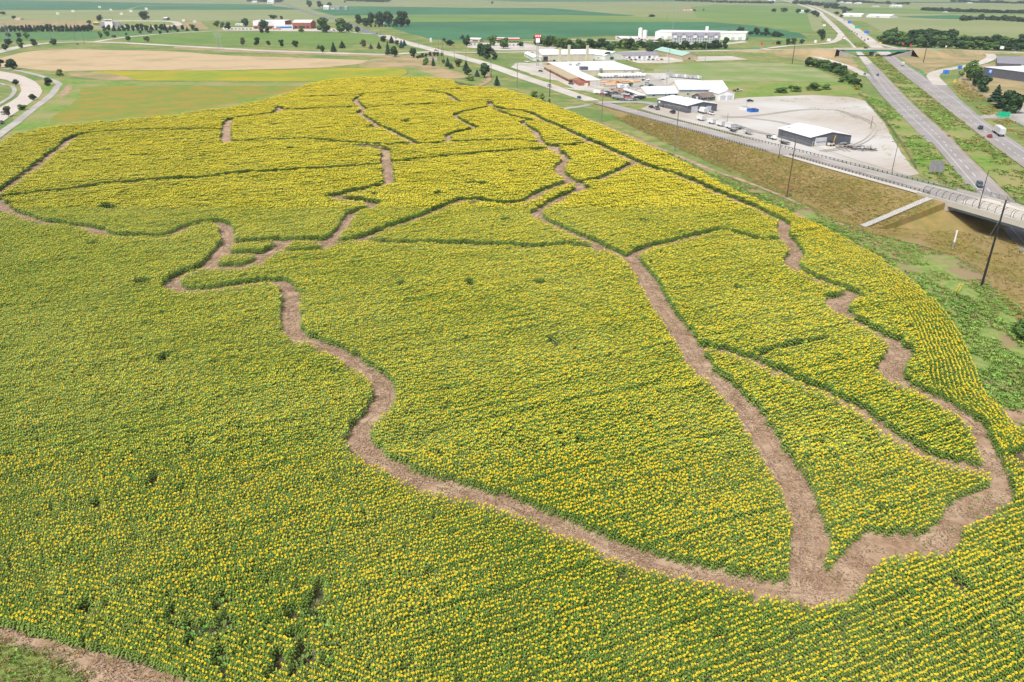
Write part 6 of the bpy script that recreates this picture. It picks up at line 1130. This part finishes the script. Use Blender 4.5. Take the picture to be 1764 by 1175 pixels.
for i, (x, y, r0, n_) in enumerate(((1458, 256, 3.2, 16), (1474, 257.5, 3.6, 26), (1484, 258, 4.0, 30), (1494, 260, 3.4, 22))):
    e_ = empty('scrap_heap', W(x, y), 0, ('first', 'second', 'third', 'last')[i] + ' heap of scrap steel right of the lone barn counting from the barn', 'scrap heap')
    for k in range(n_):
        a = random.uniform(0, 6.28); q = Vector((random.uniform(-r0, r0), random.uniform(-r0, r0) * .6, random.uniform(.2, 1.5))); d_ = Vector((math.cos(a), math.sin(a), random.uniform(-.2, .3))) * random.uniform(1, 2.4)
        MB().tube(q - d_, q + d_, random.uniform(.06, .2), n=4).build('beam', random.choice(sc_m), e_)

# ================================================================== POLES, SIGNS, WIRES
def pole(x, yb, yt, m, label, r=.18, arm=None, nm='power_pole', cat='power pole', hb=0, xt=None):
    p = W(x, yb, hb); h_ = hpx(x, yb, yt) if hb == 0 else None
    if h_ is None:
        v = (yt - CY) / F; h_ = H - p.y * (sp + v * cp) / (cp - v * sp) - hb
    e_ = empty(nm, p, 0, label, cat); MB().tube((0, 0, -.3 if hb == 0 else 0), (0, 0, h_), r, r * .6, n=8).build('post', m, e_)
    if arm == 'x':
        a = A_['road2'] + math.pi / 2; dx, dy = math.cos(a), math.sin(a)
        MB().tube((-dx * 1.3, -dy * 1.3, h_ - .6), (dx * 1.3, dy * 1.3, h_ - .6), .08, n=5).build('crossarm', mGREYWOOD, e_)
        for k in (-1.2, 0.4, 1.2): MB().tube((dx * k, dy * k, h_ - .5), (dx * k, dy * k, h_ - .15), .06, .03, n=5).build('insulator', mSTEEL, e_)
    elif arm: 
        dx, dy = arm; MB().tube((0, 0, h_ - .1), (dx, dy, h_ + .35), .06, n=5).build('arm', m, e_); MB().box(dx - .35, dx + .35, dy - .18, dy + .18, h_ + .27, h_ + .42).build('lamp', mBLACK, e_)
    e_['_top'] = h_; return e_, p + Vector((0, 0, h_))
PL = []
for x, yb, yt, m, lb in ((1355, 341, 240, mWOOD, 'tall brown power pole at the foot of the brown bank'), (1162.5, 260, 183, mGREYWOOD, 'grey brown power pole between the dirt track and the guard rail'), (1036, 210.5, 154, mGREYWOOD, 'thin power pole near the start of the guard rail'), (1690, 495, 345, mBLACK, 'tallest dark power pole at the right beside the bridge'), (947, 167, 120, mBLACK, 'dark power pole on the grass across from the brick factory'), (891, 152, 107, mGREYWOOD, 'thin power pole right of the lone conifer'), (846, 133, 88, mGREYWOOD, 'power pole at the large ragged tree')):
    e_, t_ = pole(x, yb, yt, m, lb, .3 if x > 1600 else .27, 'x'); PL.append(t_)
_po = [PL[6], PL[5], PL[4], PL[2], PL[1], PL[0], PL[3]]; _po.append(_po[-1] + (_po[-1] - _po[-2]) * .8)
for q, (off, dz, lb) in enumerate(((-1.2, -.2, 'left'), (.4, -.2, 'middle'), (1.2, -.2, 'right'), (0, -3.2, 'lowest'))):
    nv = Vector((-RU.y, RU.x, 0)); mb = MB()
    for a, b in zip(_po, _po[1:]):
        P0 = a + nv * off + Vector((0, 0, dz)); P1 = b + nv * off + Vector((0, 0, dz)); prev = P0
        for k in range(1, 11):
            t = k / 10; c = P0.lerp(P1, t); c.z -= 4 * t * (1 - t) * (P1 - P0).length * .012; mb.tube(prev, c, .045, n=3, cap=False); prev = c
    tag(mb.build('power_line', mSTEEL), lb + ' wire strung between the power poles along the rising road', 'wire')
for x, yb, yt, m, r_, lb in ((764, 110, 68, mWOOD, .3, 'brown pole left of the cluster at the junction'), (756.5, 110, 64, mGREYWOOD, .2, 'thin grey pole beside the cluster at the junction'), (761, 108, 62, mGREYWOOD, .2, 'tallest grey pole of the cluster at the junction'), (691.5, 76, 45, mGREYWOOD, .2, 'thin pole across the main road left of the junction'), (722, 88, 67, mGREYWOOD, .2, 'signal pole at the left of the junction'), (783, 104, 76, mGREYWOOD, .2, 'thin pole right of the cluster at the junction'), (803, 108, 83, mGREYWOOD, .2, 'thin pole beside the pointed conifer at the junction'), (655.5, 66, 52, mBLACK, .2, 'short dark pole on the far left side of the main road'), (1499.5, 222, 200, mWOOD, .16, 'short brown pole on the gravel yard'), (1251.5, 219, 195, mGREYWOOD, .16, 'thin pole among the white enclosed trailers'), (1590.5, 108, 81, mWOOD, .5, 'thick brown pole inside the slip road loop'), (1364.5, 110, 66, mWOOD, .5, 'thick brown pole left of the distant overpass'), (1214, 108, 72, mSTEEL, .25, 'pale pole below the hotel'), (1643, 145, 95, mSTEEL, .12, 'thin pole carrying the yellow sign'), (1671.5, 169, 152, mGREYWOOD, .12, 'short thin pole on the verge by the fence'), (1147, 18 + 42, 22, mGREYWOOD, .2, 'hair thin mast in the far fields'), (1187, 176, 150, mGREYWOOD, .12, 'light pole behind the long charcoal barn'), (1286, 184, 172, mGREYWOOD, .1, 'stub pole beside the white skips')):
    pole(x, yb, yt, m, lb, r_)
pole(1341.5, 271, 221.5, mBLACK, 'black street lamp on the near side of the rising road', .13, (2.6, .6), 'street_lamp', 'street lamp', hb=4.7)
pole(1536, 298, 245, mBLACK, 'black street lamp on the far side of the rising road', .13, (-2.6, -.6), 'street_lamp', 'street lamp', hb=0)
pole(1685.3, 359, 294, mBLACK, 'black street lamp on the caged side of the bridge', .14, (2.8, .4), 'street_lamp', 'street lamp', hb=7.6)
for x, yb, yt, lb in ((105, 47, 22, 'first'), (132, 47, 18, 'second'), (214, 47, 22.5, 'third'), (230.5, 44, 18, 'fourth'), (257.5, 44, 14, 'fifth'), (318, 46, 34, 'sixth'), (337.5, 50, 36, 'seventh'), (177, 38, 11, 'eighth'), (195, 36, 16, 'ninth')):
    e_, t_ = pole(x, yb, yt, mSTEEL, lb + ' stadium floodlight mast of those around the track', .3, None, 'floodlight', 'floodlight'); h_ = e_['_top']
    for k in range(3): MB().box(-3, 3, -.3, .3, h_ - .3 - k * 1.4, h_ + .7 - k * 1.4).build('lamp_bank', mWHITE, e_)
def lattice(x, yb, yt, w0, w1, label, arms=True, n=7):
    p = W(x, yb); h_ = hpx(x, yb, yt); e_ = empty('lattice_tower', p, 0, label, 'tower')
    cs = [(-1, -1), (1, -1), (1, 1), (-1, 1)]; wf = lambda t: w0 + (w1 - w0) * t
    for c in cs: MB().tube((c[0] * w0, c[1] * w0, 0), (c[0] * w1, c[1] * w1, h_), .12 if w0 > 1 else .05, n=4).build('leg', mSTEEL, e_)
    mb = MB()
    for i in range(n):
        a, b_ = i / n, (i + 1) / n
        for j in range(4): c, d_ = cs[j], cs[(j + 1) % 4]; mb.tube((c[0] * wf(a), c[1] * wf(a), h_ * a), (d_[0] * wf(b_), d_[1] * wf(b_), h_ * b_), .06 if w0 > 1 else .03, n=3, cap=False)
    mb.build('bracing', mSTEEL, e_)
    if arms:
        for t in (.78, .88, .98): MB().tube((-5, 0, h_ * t), (5, 0, h_ * t), .12, n=4).build('crossarm', mSTEEL, e_)
lattice(380, 91.5, 56, 4, .6, 'steel lattice pylon on the hay field verge'); lattice(13, 66, 39, 4, .6, 'steel lattice pylon at the far left edge')
for x, yb, yt, lb in ((89, 68, 45, 'first slanting dark pole beside the sports pitch'), (130, 70, 51, 'second slim dark pole beside the sports pitch'), (145.5, 76, 53, 'third dark pole at the left junction')): pole(x, yb, yt, mGREYWOOD, lb, .3)
lattice(1157, 72, 18, .8, .4, 'tall thin radio mast beside the grey hotel', False, 14); lattice(1146.5, 172, 84, .5, .3, 'faint slender lattice mast behind the low cream building', False, 22)
def sign(x, yb, y0, y1, wp, m, label, face=None, marks=0, posts=2, name='road_sign', thick=.12, hb=0, back=None):
    p = W(x, yb, hb); 
    f = lambda yy: H - p.y * (sp + (yy - CY) / F * cp) / (cp - (yy - CY) / F * sp) - hb
    zb, zt = max(.3, f(y1)), f(y0); z = p.y * cp + H * sp; wm = wp * z / F; a = face if face is not None else math.atan2(p.y, p.x) + math.pi / 2
    e_ = empty(name, p, a, label, 'sign')
    for k in ([-.3, .3] if posts == 2 else [0]): MB().tube((k * wm, .1, 0), (k * wm, .1, zt), .09, n=6).build('post', mSTEEL, e_)
    MB().box(-wm / 2, wm / 2, -thick / 2 - .06, thick / 2 - .06, zb, zt).build('panel', m, e_)
    hh_ = zt - zb
    if marks:
        for s in (-1,): 
            for i in range(marks):
                t = (i + .5) / marks; wv = wm * random.uniform(.25, .38) if marks > 1 else wm * .25
                MB().box(-wv, wv, -thick / 2 - .1, -thick / 2 - .063, zb + hh_ * (t - .1), zb + hh_ * (t + .12)).build('lettering', mWHITE, e_)
    return e_
sign(1610.5, 302, 277, 295.5, 22, M('dull sign back', (.20, .20, .22), (.25, .24, .26), 1), 'large grey road sign seen from behind beside the highway', face=A_['road2'] * 0 + ang((1600, 290), (1625, 292)))
sign(1727.5, 204, 192.5, 201.5, 18.5, mGREEN, 'large green road sign with white lettering beside the dark evergreens', marks=2); sign(1627.5, 134, 120.5, 127.5, 9.5, mBLUE, 'blue services sign with white marks inside the slip road', marks=1); sign(1652, 123, 113, 118.7, 7, mBLUE, 'smaller blue services sign beside the slip road', marks=1)
sign(1643.3, 147, 137, 142, 4.5, mYELL, 'yellow diamond warning sign on the slip road verge', posts=1); sign(1587.8, 128, 122.8, 126.2, 6, mGREEN, 'small green sign between highway and slip road', marks=1); sign(1734.5, 104, 98.5, 101.5, 8.5, mGREEN, 'small green sign on the verge above the dark warehouse', marks=1); sign(1613, 86, 82, 84.5, 4.5, mGREEN, 'small green sign on the cross road', posts=1); sign(1628.5, 87, 78.5, 81.5, 2.5, mWHITE, 'small white sign on the cross road', posts=1); sign(1724.2, 90, 79.5, 84.5, 6, mWHITE, 'pale square sign on the cross road before the wood')
sign(1554.3, 83, 74, 77, 3.2, mRED, 'left red sign where the cross road leaves the overpass', posts=1); sign(1568, 83, 75.5, 78.5, 3.2, mRED, 'right red sign where the cross road leaves the overpass', posts=1); sign(1462, 46, 36, 40.5, 5.5, mBLUE, 'far blue sign beside the right carriageway', marks=1); sign(1475, 55, 45, 49, 7, mGREEN, 'far green sign beside the right carriageway', marks=1); sign(1492, 62, 53, 57.5, 8, mBLUE, 'blue sign nearest the overpass on the right carriageway', marks=1); sign(1454, 39, 32.5, 35.5, 4, mSTEEL, 'farthest pale sign beside the right carriageway')
sign(1419, 49, 42, 45, 5, mWHITE, 'white sign left of the far highway'); sign(1427, 74, 66.5, 71, 6, mWHITE, 'white sign inside the far slip road bend'); sign(1404, 77, 69, 73.5, 4.5, mWHITE, 'white sign before the small far tree'); sign(1300.8, 88, 81, 85.5, 3.5, mGREEN, 'green sign at the left slip road junction'); sign(1515.5, 78, 72.5, 75, 4, mYELL, 'yellow sign beyond the overpass', posts=1); sign(1311, 86, 73, 77.5, 3.5, mRED, 'red sign at the left slip road junction', posts=1); sign(1331, 84, 74, 76, 3, mRED, 'second red sign right of the junction', posts=1)
e_ = sign(742.5, 80, 65, 72, 3.5, mWHITE, 'white and red price sign at the far side of the junction', posts=2); 
_s = sign(1009.5, 156, 143.5, 150, 6.2, mWHITE, 'blank white framed board beside the factory entrance', posts=2)
# tall red sign on a pole
p = W(924.5, 114); h_ = hpx(924.5, 114, 58); e_ = empty('pylon_sign', p, ang((914, 114), (935, 114)), 'tall pylon sign with red panel over white panel by the workshop', 'sign'); MB().tube((0, 0, 0), (0, 0, h_ - 8), .5, .4, n=8).build('post', mSTEEL, e_); MB().tube((1.6, 0, 0), (1.6, 0, h_ - 8), .3, .3, n=8).build('post', mSTEEL, e_)
MB().box(-2.4, 3.8, -.5, .5, h_ - 4, h_ - .6).build('red_panel', mRED, e_); MB().box(-1.2, 2.8, -.5, .5, h_ - 8, h_ - 4.003).build('white_panel', mWHITE, e_)
for k in range(3): MB().box(-1.6 + k * 2, -.4 + k * 2, -.6, -.52, h_ - 2.8, h_ - 1.2).build('lettering', mWHITE, e_)
# yellow guy wire guards
for xb, yb, xt, yt, lb in ((1645, 505, 1659, 478, 'left'), (1650, 505, 1667, 478, 'right')):
    a = W(xb, yb); e_ = empty('guy_guard', a, 0, lb + ' of two leaning yellow guy wire guards in the weeds', 'wire guard'); t = Vector((.9, .4, 2.6)); MB().tube((0, 0, 0), t, .07, n=6).build('sleeve', mYELL, e_)
    MB().tube(t, Vector((PL[3].x - a.x, PL[3].y - a.y, PL[3].z - 4)), .015, n=3).build('guy_wire', mSTEEL, e_)
# fences
def fence(label, pts, h_, post_m, mesh_m, step=4, nm='chain_fence', rails=4):
    e_ = empty(nm, (0, 0, 0), 0, label, 'fence'); P = smooth_pts(px(pts), step)[:98]
    for p in P: MB().tube(p, p + Vector((0, 0, h_)), .05, n=4).build('post', post_m, e_)
    for k in range(rails):
        mb = MB(); z = h_ * (k + 1) / rails
        for a, b in zip(P, P[1:]): mb.tube(a + Vector((0, 0, z)), b + Vector((0, 0, z)), .035, n=3, cap=False)
        mb.build('rail', mesh_m, e_)
fence('chain fence running diagonally past the charcoal warehouse', [(1651, 131.5), (1665, 142), (1678, 154), (1695, 167), (1712, 179), (1728, 190), (1764, 220)], 2, mSTEEL, mSTEEL, 3)
fence('dark chain fence along the right edge of the gravel yard', [(1478, 163), (1495, 177), (1520, 205), (1540, 232), (1560, 262), (1578, 292)], 1.8, mBLACK, mBLACK, 3)
fence('fence around the orange stock yard', [(1022, 142.5), (1030, 147), (1045, 150.5), (1062, 150), (1078, 147.5)], 2, mSTEEL, mSTEEL, 3)
fence('low rail around the right edge car park', [(1735, 204), (1764, 222), (1790, 240)], 1.1, mGREYWOOD, mGREYWOOD, 3, 'rail_fence', 2)
# rip rap chute down the bank
ch = MB(); b0 = W(1485.5, 391.5); a0 = RP(285, -.7); La, Ra = [], []
for k in range(15):
    q = a0.lerp(b0, k / 14); d_ = (b0 - a0); d_.z = 0; d_.normalize(); n_ = Vector((-d_.y, d_.x, 0))
    for sd, lst in ((1.1, La), (-1.1, Ra)): c = q + n_ * sd; c.z = float(bankz(np.array([c.x]), np.array([c.y]))[0]) + .42; lst.append(c)
ch.add(La + Ra, [(k, k + 1, k + 16, k + 15) for k in range(14)])
for lst in (La, Ra):
    for a, b in zip(lst, lst[1:]): ch.tube(a, b, .18, n=5, cap=False)
tag(ch.build('drain_chute', M('riprap stone', (.52, .50, .48), (.34, .33, .31), 3, bump=1)), 'pale stone drainage chute running down the brown bank', 'drain chute')
dp = empty('downspout', W(1640, 432), 0, 'white and grey drain pipe below the near end of the bridge', 'drain pipe'); MB().tube((0, 0, 0), (0, 0, 2.6), .16, n=8).build('lower_pipe', mSTEEL, dp); MB().tube((0, 0, 2.6), (0, 0, 6.0), .24, n=8).build('upper_pipe', mWHITE, dp)
# people
def person(x, y, top, leg, label, a=0):
    p = W(x, y); e_ = empty('person', p, a, label, 'person'); me = bpy.data.meshes.new('body'); 
    V = [(0, 0, .95), (0, 0, 1.2), (0, 0, 1.42), (0, 0, 1.53), (0, .0, 1.68), (.02, .1, .9), (.05, .11, .5), (0, .12, .06), (.12, .12, .03), (-.02, -.1, .9), (-.08, -.11, .5), (-.12, -.12, .06), (.02, -.12, .03), (0, .2, 1.38), (.03, .27, 1.1), (.12, .26, .86), (0, -.2, 1.38), (-.03, -.27, 1.1), (.06, -.26, .86)]
    E = [(0, 1), (1, 2), (2, 3), (3, 4), (0, 5), (5, 6), (6, 7), (7, 8), (0, 9), (9, 10), (10, 11), (11, 12), (2, 13), (13, 14), (14, 15), (2, 16), (16, 17), (17, 18)]
    rd = [.15, .14, .15, .055, .11, .09, .065, .045, .04, .09, .065, .045, .04, .06, .045, .035, .06, .045, .035]
    me.from_pydata(V, E, []); o = bpy.data.objects.new('body', me); link(o, e_); o.modifiers.new('skin', 'SKIN'); me.materials.append(top)
    if not me.skin_vertices: o.modifiers.remove(o.modifiers[0]); bm = bmesh.new(); bm.from_mesh(me); bm.verts.layers.skin.verify(); bm.to_mesh(me); bm.free(); o.modifiers.new('skin', 'SKIN')
    for i, s in enumerate(me.skin_vertices[0].data): s.radius = (rd[i], rd[i]); s.use_root = i == 0
    o.modifiers.new('sub', 'SUBSURF').levels = 1
mSK = M('skin and shirt', (.35, .2, .14))
for x, y, c, lb in ((113, 61, 'navy', 'leftmost dark clad player on the sports pitch'), (116, 60, 'navy', 'second dark clad player on the sports pitch'), (150, 62, 'navy', 'player in dark kit near the middle of the pitch'), (158.5, 61.5, 'blue', 'player in blue kit near the middle of the pitch'), (166, 60, 'black', 'rightmost player in black kit on the pitch'), (157, 77, 'black', 'walker in black at the left junction'), (116, 240, 'navy', 'walker in navy top at the corner of the maze path'), (119.5, 240.5, 'blue', 'walker in blue top at the corner of the maze path')): person(x, y, paint(c), None, lb, random.uniform(0, 6))
# haze
hb_ = MB(); 
hb_.add([(-16000, -150, -1), (16000, -150, -1), (16000, 16000, -1), (-16000, 16000, -1), (-16000, -150, 76), (16000, -150, 76), (16000, 16000, 76), (-16000, 16000, 76)], [(0, 3, 2, 1), (4, 5, 6, 7), (0, 1, 5, 4), (1, 2, 6, 5), (2, 3, 7, 6), (3, 0, 4, 7)])
HZ = bpy.data.materials.new('haze air'); HZ.use_nodes = True; t = HZ.node_tree; t.nodes.clear(); oo = t.nodes.new('ShaderNodeOutputMaterial'); pv = t.nodes.new('ShaderNodeVolumePrincipled')
pv.inputs['Color'].default_value = (.80, .90, 1, 1); pv.inputs['Density'].default_value = .000085; pv.inputs['Anisotropy'].default_value = .3; t.links.new(pv.outputs[0], oo.inputs['Volume'])
tag(hb_.build('haze', HZ), None, None, None, 'stuff')
# check labels
seen = {}
for o in SC.objects:
    if o.parent is None and 'label' in o: seen.setdefault(o['label'], []).append(o)
for k, v in seen.items():
    n_ = len(k.split())
    if n_ < 4 or n_ > 16: print('LABEL LENGTH', n_, k)
    if len(v) > 1 and any('group' not in o for o in v): print('DUPLICATE', len(v), k)
    for o in v: o.pop('_top', None) if '_top' in o else None
print('polys', sum(len(m.polygons) for m in bpy.data.meshes), 'objects', len(SC.objects))
